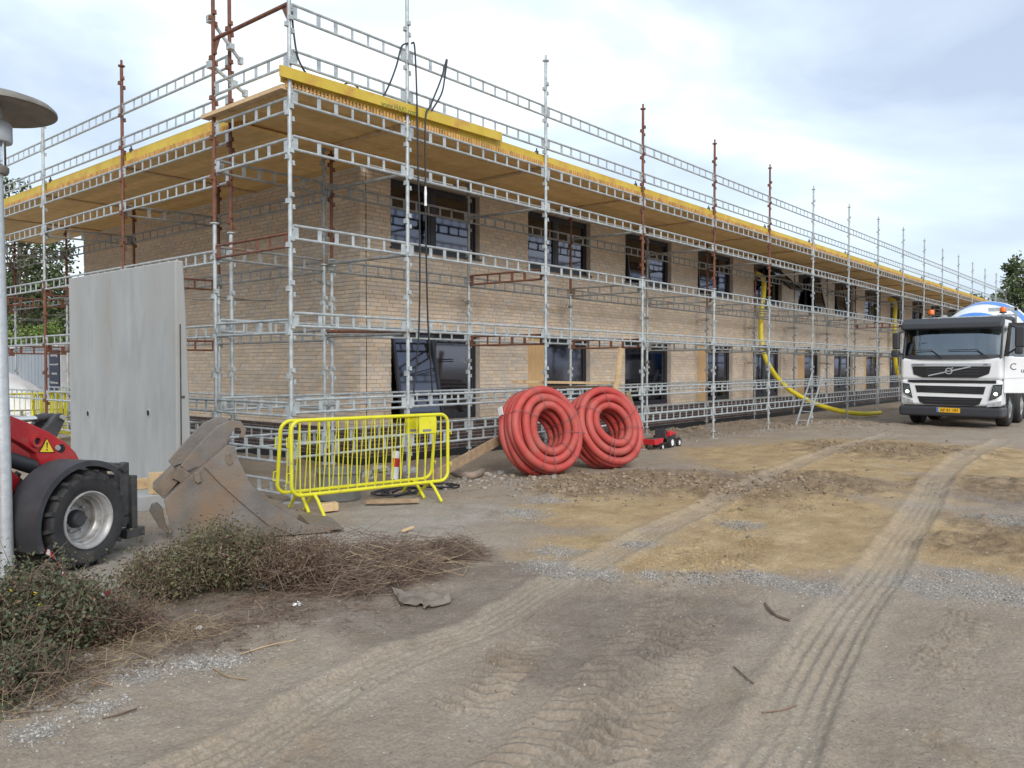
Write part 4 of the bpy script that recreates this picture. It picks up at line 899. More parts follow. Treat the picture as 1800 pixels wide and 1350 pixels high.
# windscreen, curved a little
b = MB(); nW = 10; vs = []
for i in range(nW+1):
    t = i/nW*2-1
    for z, x, hw in ((1.90, -0.025, 1.155), (2.28, -0.15, 1.14), (2.64, -0.27, 1.12)): vs.append((x-0.10*t**4, t*hw, z))
fs = []
for i in range(nW):
    for j in range(2): A = i*3+j; fs.append((A, A+3, A+4, A+1))
b.add(vs, fs); tp(b, 'windscreen', 'windscreen', cab, smooth=True)
b = MB(); vs = []
for i in range(nW+1):
    t = i/nW*2-1
    for z, x in ((1.79-0.0*t*t+0.03*t**4, 0.005), (1.905, -0.015)): vs.append((x-0.10*t**4, t*1.16, z))
b.add(vs, [(i*2, i*2+2, i*2+3, i*2+1) for i in range(nW)]); tp(b, 'scuttle_panel', 'truck_dark', cab, smooth=True)
b = MB(); b.prism([(-0.45, 2.86), (-0.30, 2.90), (-0.05, 2.74), (-0.02, 2.60), (-0.10, 2.585), (-0.40, 2.66)], (0, -1.20, 0), (1, 0, 0), (0, 0, 1), (0, 2.4, 0)); tp(b, 'sun_visor', 'truck_dark', cab, bevel=0.04, seg=3)
b = MB(); b.box((-0.80, -1.22, 0.28), (0.0, 1.22, 0.55)); tp(b, 'bumper', 'truck_dark', bevel=0.06, seg=3)
fpanel([(455,820),(1187,820),(1187,846),(1110,846),(505,846),(460,840)], -0.035, -0.018, 'panel_gap', 'truck_black')
fpanel([(490,678),(1147,678),(1145,704),(492,704)], -0.04, -0.012, 'badge_strip', 'silver_strip', bevel=0.004)
g1_ = fpanel([(492,705),(1143,705),(1130,765),(1040,800),(585,800),(505,772)], -0.04, -0.022, 'grille', 'truck_black')
for zy in (722, 745, 768): fpanel([(600,zy-5),(1060,zy-5),(1050,zy+4),(608,zy+4)], -0.022, -0.012, 'grille_slat', 'truck_dark', g1_)
b = MB(); p = tz(632, 785); q = tz(985, 706); b.beam((-0.01, p[0], p[1]), (-0.01, q[0], q[1]), 0.03, 0.022, (1, 0, 0)); b.build('diagonal_bar', 'silver_strip', g1_)
c = tz(806, 744); b = MB(); b.lathe([(0.062, 0.0), (0.062, 0.02), (0.085, 0.02), (0.088, 0.0)], (-0.005, c[0], c[1]), (1, 0, 0), 28); em = b.build('round_emblem', 'silver_strip', g1_, True)
b = MB(); b.lathe([(0.0, 0.012), (0.062, 0.012)], (-0.005, c[0], c[1]), (1, 0, 0), 24); b.build('emblem_back', 'truck_black', g1_)
b = MB(); e0 = Vector((0.01, c[0]+0.06, c[1]+0.06)); b.beam(e0, e0+Vector((0, 0.035, 0.035)), 0.012, 0.014, (1, 0, 0)); b.beam(e0+Vector((0, 0.036, 0.036)), e0+Vector((0, 0.006, 0.036)), 0.012, 0.012, (1, 0, 0)); b.beam(e0+Vector((0, 0.036, 0.036)), e0+Vector((0, 0.036, 0.006)), 0.012, 0.012, (1, 0, 0)); b.build('emblem_arrow', 'silver_strip', g1_)
RX = (R(90), 0, R(90))
text('VOLVO', 'lettering', 'white_ink', 0.045, g1_, (0.012, c[0], c[1]), RX)
c = tz(548, 691); text('VOLVO', 'lettering', 'black_ink', 0.075, trk, (-0.008, c[0], c[1]), RX, sx=1.15)
c = tz(1102, 691); text('FM', 'lettering', 'black_ink', 0.075, trk, (-0.008, c[0], c[1]), RX)
for nm, o_, sl_ in (('lower_grille', [(518,868),(1105,873),(1088,937),(535,928)], (888, 905, 920)), ('bumper_grille', [(540,962),(1080,968),(1058,1020),(1015,1035),(600,1030),(560,1012)], (985, 1005))):
    g_ = fpanel(o_, -0.035, -0.018, nm, 'truck_black')
    for zy in sl_: fpanel([(600,zy-4),(1030,zy-4),(1030,zy+3),(600,zy+3)], -0.018, -0.006, 'grille_slat', 'truck_dark', g_)
for nm, q_, bl in (('a', [(411,848),(468,856),(498,978),(450,955),(416,930)], (452, 922)), ('b', [(1237,852),(1165,858),(1133,988),(1190,968),(1230,938)], (1185, 932))):
    h = fpanel(q_, -0.04, -0.006, 'headlight', 'truck_black')
    cx = sum(p[0] for p in q_)/5; cy = sum(p[1] for p in q_)/5
    fpanel([(cx+(p[0]-cx)*0.86, cy+(p[1]-cy)*0.88) for p in q_], -0.006, -0.002, 'reflector', 'chrome', h)
    c = tz(*bl); b = MB(); b.lathe([(0.0, 0.012), (0.03, 0.010), (0.042, 0.0)], (-0.002, c[0], c[1]), (1, 0, 0), 18); b.build('bulb', 'lit_bulb', h)
    fpanel([(cx+(p[0]-cx)*0.95, cy+(p[1]-cy)*0.95) for p in q_], 0.014, 0.018, 'lens', 'clear_glass', h)
for q_ in ([(420,972),(500,998),(513,1025),(430,1010)], [(1228,988),(1130,1008),(1113,1043),(1225,1028)]):
    h = fpanel(q_, -0.04, -0.004, 'fog_light', 'silver_strip'); cx = sum(p[0] for p in q_)/4; cy = sum(p[1] for p in q_)/4; c = tz(cx, cy)
    b = MB(); b.lathe([(0.0, 0.006), (0.03, 0.004), (0.036, -0.004)], (0.0, c[0], c[1]), (1, 0, 0), 14); b.build('lamp_lens', 'clear_glass', h)
pl = fpanel([(708,1054),(903,1058),(903,1098),(708,1094)], 0.001, 0.012, 'number_plate', 'plate_yellow'); c = tz(815, 1076)
text('AF 81 181', 'registration', 'black_ink', 0.105, pl, (0.0135, c[0], c[1]-0.004), RX, sx=0.98)
fpanel([(709,1055),(726,1056),(726,1094),(709,1093)], 0.0125, 0.0135, 'country_band', 'drum_blue', pl)
for x0, x1 in ((505, 750), (795, 1125)):
    b = MB(); p, q, r_ = tz(x0, 565), tz(x1-95, 562), tz(x1, 632); b.poly([(-0.01, p[0], p[1]), (0.0, q[0], q[1])], 0.010, 6); b.poly([(0.0, q[0], q[1]), (0.03, r_[0], r_[1])], 0.013, 6); tp(b, 'wiper', 'truck_black', cab)
for (a, b_, c_, d_), arm in (((332, 410, 392, 556), ((420, 390), (380, 415))), ((320, 560, 386, 622), ((410, 600), (380, 590))), ((1335, 378, 1412, 552), ((1290, 370), (1350, 390))), ((1335, 545, 1396, 606), ((1270, 600), (1345, 560)))):
    p = tz(a, b_); q = tz(c_, d_); m_b = MB(); m_b.box((0.02, p[0], q[1]), (0.20, q[0], p[1])); mo = tp(m_b, 'wing_mirror', 'truck_dark', cab, bevel=0.045, seg=3)
    m_b = MB(); u = tz(*arm[0]); w = tz(*arm[1]); m_b.poly([(-0.15, u[0], u[1]), (0.1, w[0], w[1])], 0.028, 8); m_b.build('mirror_arm', 'truck_dark', mo)
p = tz(560, 425); q = tz(600, 500); b = MB(); b.poly([(-0.25, p[0], p[1]), (-0.2, p[0]+0.08, (p[1]+q[1])/2), (-0.2, q[0], q[1])], 0.012, 6); b.box((-0.22, q[0]-0.11, q[1]-0.13), (-0.14, q[0]+0.13, q[1])); tp(b, 'interior_mirror', 'truck_black', cab)
p = tz(530, 285); q = tz(1240, 266); b = MB(); b.poly([(-0.55, p[0], p[1]), (-0.55, q[0], p[1]+0.01)], 0.026, 10)
for y in (p[0]+0.2, 0, q[0]-0.2): b.tube((-0.55, y, 2.83), (-0.55, y, p[1]), 0.02, 8)
tp(b, 'roof_bar', 'galv', cab, smooth=True)
for zx in (611, 1204):
    c = tz(zx, 268)[0]; b = MB(); b.lathe([(0.0, 0), (0.085, 0), (0.085, 0.03), (0.06, 0.035), (0.0, 0.035)], (-0.55, c, 2.985), (0, 0, 1), 20); bo = tp(b, 'beacon', 'truck_black', cab, smooth=True)
    b = MB(); b.lathe([(0.073, 0.03), (0.071, 0.13), (0.055, 0.155), (0.0, 0.16)], (-0.55, c, 2.985), (0, 0, 1), 20); b.build('beacon_lens', 'orange_lens', bo, True)
# open driver's door
dd = MB(); A = R(62); du = Vector((-math.cos(A), math.sin(A), 0)); dn = Vector((du.y, -du.x, 0)); hp = Vector((-0.30, 1.21, 0))
door = empty('door', (0, 0, 0), 0, None, None); door.parent = trk; door.name = 'door'
for k_ in ('label', 'category', 'group'):
    if k_ in door: del door[k_]
bpy.data.objects.remove(door)
b = MB(); b.prism([(0, 0.92), (0, 1.86), (1.12, 1.80), (1.12, 0.92)], hp, du, (0, 0, 1), -dn*0.07); door = tp(b, 'door', 'truck_white', None, bevel=0.015)
b = MB(); b.prism([(0, 1.86), (0.10, 2.72), (0.17, 2.72), (0.10, 1.86)], hp, du, (0, 0, 1), -dn*0.05); b.prism([(0.10, 2.64), (0.12, 2.72), (1.05, 2.72), (1.06, 2.64)], hp-dn*0.002, du, (0, 0, 1), -dn*0.045); b.prism([(1.04, 1.80), (1.02, 2.66), (1.08, 2.68), (1.12, 1.80)], hp-dn*0.001, du, (0, 0, 1), -dn*0.048); b.build('window_frame', 'truck_black', door)
b = MB(); b.prism([(0.1, 1.84), (0.15, 2.66), (1.03, 2.66), (1.05, 1.80)], hp-dn*0.02, du, (0, 0, 1), -dn*0.008); b.build('door_glass', 'windscreen', door)
b = MB(); b.prism([(0.02, 1.30), (1.10, 1.34), (1.10, 1.325), (0.02, 1.285)], hp+dn*0.001, du, (0, 0, 1), dn*0.002); b.build('door_crease', 'van_grey', door)
rotd = Matrix((( du.x, 0, dn.x), (du.y, 0, dn.y), (0, 1, 0))).to_euler()
t_ = text('unicon', 'lettering', 'black_ink', 0.17, door, hp+du*0.38+UZ*1.50+dn*0.004, rotd, align='LEFT')
ring = []
for i in range(15): a = R(50+260*i/14); ring.append(hp+du*(0.22+0.075*math.cos(a))+UZ*(1.60+0.075*math.sin(a))+dn*0.005)
b = MB(); b.poly(ring, 0.010, 6); b.build('round_mark', 'black_ink', door)
b = MB(); b.box((-1.65, 0.9, 0.95), (-0.4, 1.19, 1.26)); b.box((-0.75, 0.95, 0.40), (-0.5, 1.2, 0.6)); tp(b, 'entry_step', 'truck_dark', bevel=0.02)
def twheel(x, y, s, dual=False):
    w_ = 0.33 if not dual else 0.62; b = MB(); h = w_/2
    b.lathe([(0.29, h-0.03), (0.33, h), (0.44, h), (0.49, h-0.03), (0.505, h-0.07), (0.505, -h+0.07), (0.49, -h+0.03), (0.33, -h), (0.29, -h+0.03)], (x, y, 0.505), (0, s, 0), 36); w = tp(b, 'wheel', 'black_rubber', smooth=True)
    b = MB(); b.lathe([(0.30, h-0.03), (0.28, h-0.02), (0.25, h-0.07), (0.16, h-0.02), (0.10, h+0.02), (0.0, h+0.02)], (x, y, 0.505), (0, s, 0), 30); b.build('rim', 'rim_silver', w, True)
for s in (-1, 1):
    for x in (-1.35, -3.25): twheel(x, s*1.04, s)
    for x in (-5.9, -7.25): twheel(x, s*0.95, s, True)
    b = MB()
    for x in (-1.35,):
        vs = []
        for i in range(13):
            a = R(-5+190*i/12)
            for r in (0.60, 0.63):
                for y in (0.80, 1.20): vs.append((x+r*math.cos(a), s*y, 0.505+r*math.sin(a)))
        fs = []
        for i in range(12): A_ = i*4; fs += [(A_, A_+1, A_+5, A_+4), (A_+2, A_+6, A_+7, A_+3), (A_+1, A_+3, A_+7, A_+5), (A_, A_+4, A_+6, A_+2)]
        b.add(vs, fs)
    tp(b, 'mudguard', 'truck_dark')
b = MB(); b.box((-8.3, -0.45, 0.62), (-0.7, -0.35, 0.92)); b.box((-8.3, 0.35, 0.62), (-0.7, 0.45, 0.92)); b.box((-8.2, -0.35, 0.70), (-0.7, 0.35, 0.85)); b.box((-3.0, -1.1, 0.45), (-2.0, -0.5, 0.95)); b.box((-5.2, 0.5, 0.45), (-3.9, 1.15, 1.0)); b.box((-5.2, -1.15, 0.45), (-3.9, -0.5, 1.0)); tp(b, 'chassis', 'truck_black')
dax = Vector((-1, 0, 0.20)).normalized(); dor = Vector((-2.35, 0, 1.84))
b = MB(); b.lathe([(1.14, 1.15), (1.19, 1.45), (1.22, 1.9), (1.22, 3.0), (1.05, 4.0), (0.62, 5.2), (0.5, 5.3)], dor, dax, 48); dr = tp(b, 'drum', 'truck_white', smooth=True)
b = MB(); b.lathe([(0.0, 0.0), (0.30, 0.0), (0.42, 0.06), (1.06, 0.80), (1.14, 1.15)], dor, dax, 48); b.build('drum_head', 'drum_blue', dr, True)
b = MB(); b.lathe([(1.225, 2.3), (1.225, 2.9)], dor, dax, 48); b.build('drum_stripe', 'drum_blue', dr, True)
b = MB(); b.box((-2.15, -0.5, 0.9), (-1.95, 0.5, 2.2)); b.beam((-2.0, 0.9, 0.95), (-2.0, 0.9, 3.2), 0.07, 0.07, (1, 0, 0)); b.beam((-2.0, 0.55, 3.17), (-2.0, 1.25, 3.17), 0.06, 0.10); b.beam((-2.0, 1.2, 0.95), (-2.0, 1.2, 3.2), 0.06, 0.06, (1, 0, 0)); b.box((-2.25, 0.75, 3.0), (-2.0, 1.25, 3.03)); tp(b, 'front_stand', 'galv')
b = MB(); b.lathe([(0.0, 0), (0.15, 0), (0.17, 0.04), (0.17, 0.28), (0.10, 0.34), (0.0, 0.34)], (-1.9, 1.05, 2.62), (0.25, 0, 1), 20); b.tube((-1.9, 1.05, 1.6), (-1.9, 1.05, 2.65), 0.09, 14); tp(b, 'air_intake', 'truck_dark', smooth=True)
b = MB(); b.lathe([(0.0, 0), (0.12, 0), (0.13, 0.1), (0.08, 0.3), (0.0, 0.32)], (-1.95, -0.55, 2.75), (0, 0, 1), 16); tp(b, 'exhaust_cap', 'concrete', smooth=True)

# ------------------------------------------------------------------ toy tractor with trailer
gt = gp(1166, 786); toy = empty('toy_tractor', (gt.x, gt.y, H(gt.x, gt.y)), R(6), 'small red and black pedal tractor towing a red toy trailer by the scaffold', 'toy tractor')
toy.scale = (0.78, 0.78, 0.78)
def yp(mb, name, m, parent=None, **k): return mb.build(name, m, parent or toy, **k)
def ywheel(x, y, r, w, par=None):
    b = MB(); b.lathe([(r*0.55, w/2), (r*0.9, w/2), (r, w*0.3), (r, -w*0.3), (r*0.9, -w/2), (r*0.55, -w/2)], (x, y, r), (0, 1, 0), 24)
    for i in range(14): a = 2*math.pi*i/14; b.cbox((x+r*math.cos(a), y, r+r*math.sin(a)), (0.025, w*0.8, 0.025))
    o = yp(b, 'wheel', 'black_rubber', smooth=False); b = MB(); b.lathe([(r*0.56, w/2-0.004), (r*0.4, w*0.3), (r*0.15, w*0.55), (0, w*0.55)], (x, y, r), (0, -1, 0), 20); b.build('rim', 'white_plastic', o, True)
for y in (-0.2, 0.2): ywheel(0, y, 0.155, 0.11); ywheel(0.50, y, 0.115, 0.08)
b = MB(); b.box((-0.02, -0.09, 0.14), (0.62, 0.09, 0.22)); yp(b, 'chassis', 'black_plastic', bevel=0.01)
b = MB(); b.prism([(0.22, 0.22), (0.22, 0.40), (0.30, 0.42), (0.58, 0.38), (0.64, 0.30), (0.62, 0.22)], (0, -0.10, 0), (1, 0, 0), (0, 0, 1), (0, 0.2, 0)); yp(b, 'bonnet', 'red_plastic', bevel=0.02)
b = MB(); b.box((0.30, -0.105, 0.23), (0.56, 0.105, 0.33)); yp(b, 'engine_side', 'black_plastic')
b = MB(); b.box((-0.16, -0.15, 0.24), (0.08, 0.15, 0.29)); b.box((-0.20, -0.15, 0.26), (-0.15, 0.15, 0.50)); yp(b, 'seat', 'black_plastic', bevel=0.02)
b = MB(); b.tube((0.22, 0, 0.36), (0.12, 0, 0.50), 0.015, 8); b.lathe([(0.07, -0.01), (0.085, 0.0), (0.07, 0.01)], (0.12, 0, 0.50), (-0.6, 0, 0.8), 16); yp(b, 'steering_wheel', 'black_plastic', smooth=True)
b = MB(); b.prism([(0, 0), (0.46, 0), (0.52, 0.14), (-0.06, 0.14)], (-0.88, -0.17, 0.15), (1, 0, 0), (0, 0, 1), (0, 0.34, 0)); b.tube((-0.40, 0, 0.17), (-0.14, 0, 0.19), 0.012, 6); tr_ = yp(b, 'trailer', 'red_plastic', bevel=0.012)
b = MB(); b.box((-0.87, -0.14, 0.28), (-0.42, 0.14, 0.293)); b.build('trailer_bed', 'steel_dark', tr_)
for y in (-0.2, 0.2): ywheel(-0.55, y, 0.085, 0.07)
# ------------------------------------------------------------------ aluminium ladder leaning on a scaffold post
ld = empty('ladder', (21.35, 7.95, 0), 0, 'light aluminium ladder leaning against a scaffold upright beside the yellow hose', 'ladder')
la, lb_ = Vector((21.35, 0, H(21.35, 7.9))), Vector((22.62, 0, 1.50))
for y in (7.78, 8.08): b = MB(); b.beam(la+Vector((0, y, 0)), lb_+Vector((0, y, 0)), 0.025, 0.055); o = b.build('rail', 'galv', ld); o.matrix_parent_inverse = Matrix.Translation((-21.35, -7.95, 0))
for i in range(6): p = la.lerp(lb_, (i+0.6)/6.3); b = MB(); b.tube(p+Vector((0, 7.78, 0)), p+Vector((0, 8.08, 0)), 0.013, 8); o = b.build('rung', 'galv', ld); o.matrix_parent_inverse = Matrix.Translation((-21.35, -7.95, 0))
# ------------------------------------------------------------------ yellow hoses hanging from upper windows
def hose(pts, r, name, m, label, cat, n=12, sm=10, group=None):
    b = MB(); b.poly(catmull(pts, sm), r, n); o = b.build(name, m, None, True); return tag(o, label, cat, group)
P = [(23.75, 10.6, 4.55), (23.70, 10.05, 4.35), (23.62, 9.95, 3.9), (23.45, 9.95, 3.2), (23.35, 9.9, 2.4), (23.5, 9.75, 1.7), (24.0, 9.4, 1.0), (24.9, 8.9, 0.5), (25.7, 8.3, 0.22), (26.5, 7.9, 0.12), (27.2, 7.75, 0.11), (27.6, 7.7, 0.11)]
hose(P, 0.070, 'rubble_hose', 'yellow_hose', 'thick yellow hose curving from an open upper window down past the ladder', 'hose')
P = [(38.0, 10.6, 4.6), (37.8, 10.0, 4.45), (37.7, 9.95, 3.6), (37.7, 9.95, 2.4), (38.2, 9.9, 1.2), (38.9, 9.6, 0.5), (39.6, 9.2, 0.15)]
hose(P, 0.085, 'rubble_hose', 'yellow_hose', 'thick yellow hose hanging down the wall just behind the mixer truck', 'hose')
# ------------------------------------------------------------------ cables from the top rail
def cable(pp, Y, label, r=0.012, name='cable'):
    return hose([plY(x, y, Y) for x, y in pp], r, name, 'cable', label, 'cable', 6, 6)
cable([(723,76),(729,84),(733,180),(735,300),(738,420),(737,560),(733,630),(727,692)], 8.07, 'black cable hanging straight down beside the scaffold upright near the corner')
cable([(785,104),(775,140),(757,185),(748,210),(748,330),(749,430),(752,560),(757,640),(760,690)], 8.06, 'black cable draped from the rail past the yellow board lettering with a taped joint')
cable([(786,105),(782,135),(776,165),(758,196)], 8.09, 'short black cable loop behind the draped cable on the rail')
cable([(717,76),(706,82),(697,115),(686,145),(673,172)], 8.11, 'black cable sagging from the rail onto the deck')
cable([(598,156),(606,148),(615,146),(626,151),(634,163)], 8.22, 'small black cable arch standing up on the deck')
cable([(513,20),(516,55),(522,95),(531,118),(542,134)], 8.13, 'black cable hanging at the corner scaffold upright')
q = [plY(748, y, 8.05) for y in (328, 340, 352, 362)]; b = MB(); b.poly(q, [0.012, 0.02, 0.016, 0.02], 8); tag(b.build('tape_wrap', 'white_plastic', None, True), 'white taped joint around the draped cable', 'tape')
# ------------------------------------------------------------------ planks and small site things
def plank(p, q, w, h, m, label, name='plank', up=(0, 0, 1), group=None):
    b = MB(); b.beam(p, q, w, h, up); return tag(b.build(name, m, None, bevel=0.004), label, 'plank', group)
plank(plY(905, 671, 8.30)+Vector((0, 0, 0)), plY(1087, 674, 8.30), 0.13, 0.045, 'new_wood', 'pale plank laid level across the scaffold rails above the red coils')
plank(plY(962, 680, 8.45), plY(1092, 681, 8.45), 0.10, 0.045, 'old_wood', 'brownish plank lying under the pale level plank')
plank(plY(1080, 700, 8.04), plY(1092, 612, 8.04), 0.04, 0.12, 'new_wood', 'pale plank standing upright against the rails behind the red coil', up=(1, 0, 0))
plank(plY(1103, 690, 8.03), gp(1133, 790)+Vector((0, 0, 0.03)), 0.03, 0.13, 'old_wood', 'brown board propped steeply between the red coil and toy trailer', up=(1, 0, 0))
plank(gp(735, 858)+Vector((0, 0, 0.05)), plY(888, 768, 7.85), 0.04, 0.14, 'old_wood', 'long brown plank slanting from the ground up behind the red coil')
plank(gp(643, 886)+Vector((0, 0, 0.03)), gp(737, 884)+Vector((0, 0, 0.03)), 0.09, 0.045, 'old_wood', 'short flat brown plank on the ground under the barrier')
plank(gp(563, 900)+Vector((0, 0, 0.05)), gp(592, 897)+Vector((0, 0, 0.05)), 0.11, 0.09, 'new_wood', 'squat pale timber offcut beside the barrier foot')
plank(gp(708, 936)+Vector((0, 0, 0.015)), gp(726, 930)+Vector((0, 0, 0.02)), 0.04, 0.02, 'new_wood', 'small pale wood sliver on the bare ground before the barrier')
plank(gp(1085, 752)+Vector((0, 0, 0.1)), gp(1262, 742)+Vector((0, 0, 0.05)), 0.03, 0.09, 'old_wood', 'thin board lying along the foot of the plinth')
g = gp(597, 876); b = MB(); b.lathe([(0.22, 0.0), (0.25, 0.02), (0.275, 0.34), (0.30, 0.345), (0.30, 0.375), (0.27, 0.375), (0.245, 0.06), (0.0, 0.05)], (g.x, g.y, H(g.x, g.y)-0.005), (0, 0, 1), 32); tag(b.build('mortar_tub', 'tub_grey', None, True), 'round grey mortar tub standing behind the yellow barriers', 'tub')
g = gp(818, 842); pts = [gp(790, 828)+UZ*0.09, gp(800, 836)+UZ*0.06, gp(815, 842)+UZ*0.06, gp(832, 843)+UZ*0.06, gp(846, 838)+UZ*0.07]
b = MB(); b.poly(catmull(pts, 6), 0.055, 14, cap=False); o = b.build('drain_pipe', 'tan_pipe', None, True); tag(o, 'short bent grey brown pipe lying open on the ground beside a coil', 'pipe')
b = MB(); b.poly(catmull([p_+Vector((0, 0, 0.0)) for p_ in pts], 6), 0.047, 14, cap=False); b.build('bore', 'membrane', o)
rr_ = random.Random(4)
def loops(cx, cy, r, n, label):
    c = gp(cx, cy); pts = []
    for i in range(n*10):
        a = i*0.63; q = r*(1+0.25*math.sin(i*0.37))*(0.8+0.2*math.sin(i*0.11)); x, y = c.x+q*math.cos(a)+0.05*math.sin(i*.2), c.y+q*0.8*math.sin(a); pts.append((x, y, H(x, y)+0.012+0.004*(i % 9)))
    hose(pts, 0.009, 'cable_coil', 'cable', label, 'cable', 6, 3)
loops(700, 868, 0.32, 5, 'tangled black cable loops on the ground behind the barrier feet'); loops(772, 858, 0.28, 3, 'loose black cable rings beside the end of the barrier')
hose([plY(700, 760, 8.2), gp(700, 830)+UZ*0.1, gp(706, 858)+UZ*0.02, gp(690, 868)+UZ*0.02], 0.012, 'cable', 'cable', 'black cable dropping from the rail to the loops on the ground', 'cable', 6, 6)
g = gp(693, 845); b = MB(); b.lathe([(0.0, 0), (0.06, 0), (0.05, 0.42), (0.0, 0.42)], (g.x, g.y, 0.0), (0.1, 0, 1), 14); o = b.build('marker_tube', 'white_plastic', None, True); tag(o, 'white and red marker tube standing behind the barrier by the cables', 'marker')
b = MB(); b.lathe([(0.058, 0.20), (0.056, 0.32)], (g.x, g.y, 0.0), (0.1, 0, 1), 14); b.build('red_band', 'red_plastic', o)
# trench edge of rubble and cement lumps behind the barrier
def lumps(spots, m, label, cat, name, group):
    for i, (x, y, r) in enumerate(spots):
        c = gp(x, y); b = MB(); rn = random.Random(i*7+len(spots)); k = 9
        prof = [(0.0, -0.3), (0.8, -0.15), (1.0, 0.15), (0.75, 0.5), (0.0, 0.62)]
        b.lathe(prof, (0, 0, 0), (0, 0, 1), k); b.v = [(v[0]*r*rn.uniform(.75, 1.25), v[1]*r*rn.uniform(.75, 1.25), v[2]*r*rn.uniform(.7, 1.1)) for v in b.v]
        o = b.build(name, m, None); o.location = (c.x, c.y, H(c.x, c.y)); o.rotation_euler = (rn.uniform(-.3, .3), rn.uniform(-.3, .3), rn.uniform(0, 6)); tag(o, label[i] if isinstance(label, list) else label, cat, group)
lumps([(640,838,.12),(668,832,.16),(690,836,.10),(655,845,.09),(720,830,.14)], 'concrete_rough', ['pale cement lump touching the grey mortar tub','largest pale cement lump behind the barriers','pale cement lump at the foot of the marker tube','smallest pale cement lump behind the barriers','pale cement lump between marker tube and slanting plank'], 'cement lump', 'cement_lump', 'cement lumps behind the barriers')
lumps([(150,1158,.055)], 'concrete_rough', 'fist sized round grey stone at the edge of the green shrub', 'stone', 'stone', None)
lumps([(880,832,.06),(868,840,.045),(840,846,.05),(882,844,.05)], 'concrete_rough', ['largest broken concrete piece touching the red coil','small broken concrete piece between the coil and the bent pipe','broken concrete piece against the bent pipe end','flat broken concrete piece in front of the red coil'], 'rubble', 'rubble_piece', 'rubble pieces beside the coil')
lumps([(1225,758,.14),(1233,752,.10),(1210,762,.07)], 'clod', ['biggest brown earth clod near the toy tractor','brown earth clod touching the biggest one near the toy','smallest brown earth clod near the toy tractor front wheels'], 'earth clod', 'earth_clod', 'clods near the toy tractor')
for (x, y, r, lb2) in ((351, 1104, .022, 'crumpled white paper scrap on the dark soil'), (523, 1063, .03, 'white paper scrap beside the dead twigs'), (461, 1030, .045, 'crumpled red and white tape knot in the shrub')):
    c = gp(x, y); b = MB(); rn = random.Random(x); b.lathe([(0.0, 0), (1.0, 0.1), (0.7, 0.7), (0, 0.9)], (0, 0, 0), (0, 0, 1), 8); b.v = [(v[0]*r*rn.uniform(.6, 1.4), v[1]*r*rn.uniform(.6, 1.4), v[2]*r*rn.uniform(.6, 1.2)) for v in b.v]; o = b.build('paper_scrap', 'white_plastic'); o.location = (c.x, c.y, H(c.x, c.y)); tag(o, lb2, 'litter')
# grey cloth on the ground
def cloth(pts, label, m='cloth_grey', amp=0.05, hgt=0.0):
    n = 22; P = [gp(*p) for p in pts]; b = MB(); vs = []; rn = random.Random(2)
    for i in range(n+1):
        for j in range(n+1):
            u_, v_ = i/n, j/n; q = P[0].lerp(P[1], u_).lerp(P[3].lerp(P[2], u_), v_); w_ = 0.25*(math.sin(9*v_+3*u_)*0.5)
            x, y = q.x+0.03*math.sin(7*u_+5*v_), q.y+0.04*math.sin(6*v_-4*u_); f_ = fbm(np.array([u_*5+v_*2]), np.array([v_*4-u_]), 7, 3)[0]
            vs.append((x, y, H(x, y)+0.012+amp*max(0, f_-0.32)*2+hgt*math.sin(math.pi*u_)*math.sin(math.pi*v_)))
    b.add(vs, [(i*(n+1)+j, (i+1)*(n+1)+j, (i+1)*(n+1)+j+1, i*(n+1)+j+1) for i in range(n) for j in range(n)])
    o = b.build('ground_cloth', m, None, True); sm_ = o.modifiers.new('thickness', 'SOLIDIFY'); sm_.thickness = 0.004; return tag(o, label, 'cloth')
cloth([(683,1042),(790,1050),(765,1072),(705,1064)], 'crumpled grey brown cloth on the soil beside the twig heap', amp=0.045)
# red and white warning tape
tpp = [dep(2, 958, 6.05), gp(20, 985)+UZ*0.16, gp(45, 992)+UZ*0.16, gp(70, 1010)+UZ*0.2, gp(95, 1030)+UZ*0.22, gp(116, 1050)+UZ*0.12, gp(140, 1068)+UZ*0.05, gp(175, 1062)+UZ*0.05, gp(215, 1040)+UZ*0.04, gp(250, 1018)+UZ*0.10, gp(290, 1010)+UZ*0.05]
tape = empty('warning_tape', tpp[0]*1.0, 0, 'red and white striped warning tape trailing from the lamp post over the shrubs', 'warning tape'); cs = catmull(tpp, 12)
for i in range(0, len(cs)-3, 3):
    b = MB(); seg_ = cs[i:i+4]; vs = []
    for j, p in enumerate(seg_): tw = 0.7*math.sin((i+j)*0.35); vs += [p+Vector((0, 0, 0.022*math.cos(tw)))+RT*0.015*math.sin(tw), p-Vector((0, 0, 0.022*math.cos(tw)))-RT*0.015*math.sin(tw)]
    b.add(vs, [(j*2, j*2+2, j*2+3, j*2+1) for j in range(3)]); o = b.build('tape_stripe', 'red_plastic' if (i//3) % 2 else 'white_plastic', tape); o.matrix_parent_inverse = Matrix.Translation(-tpp[0])
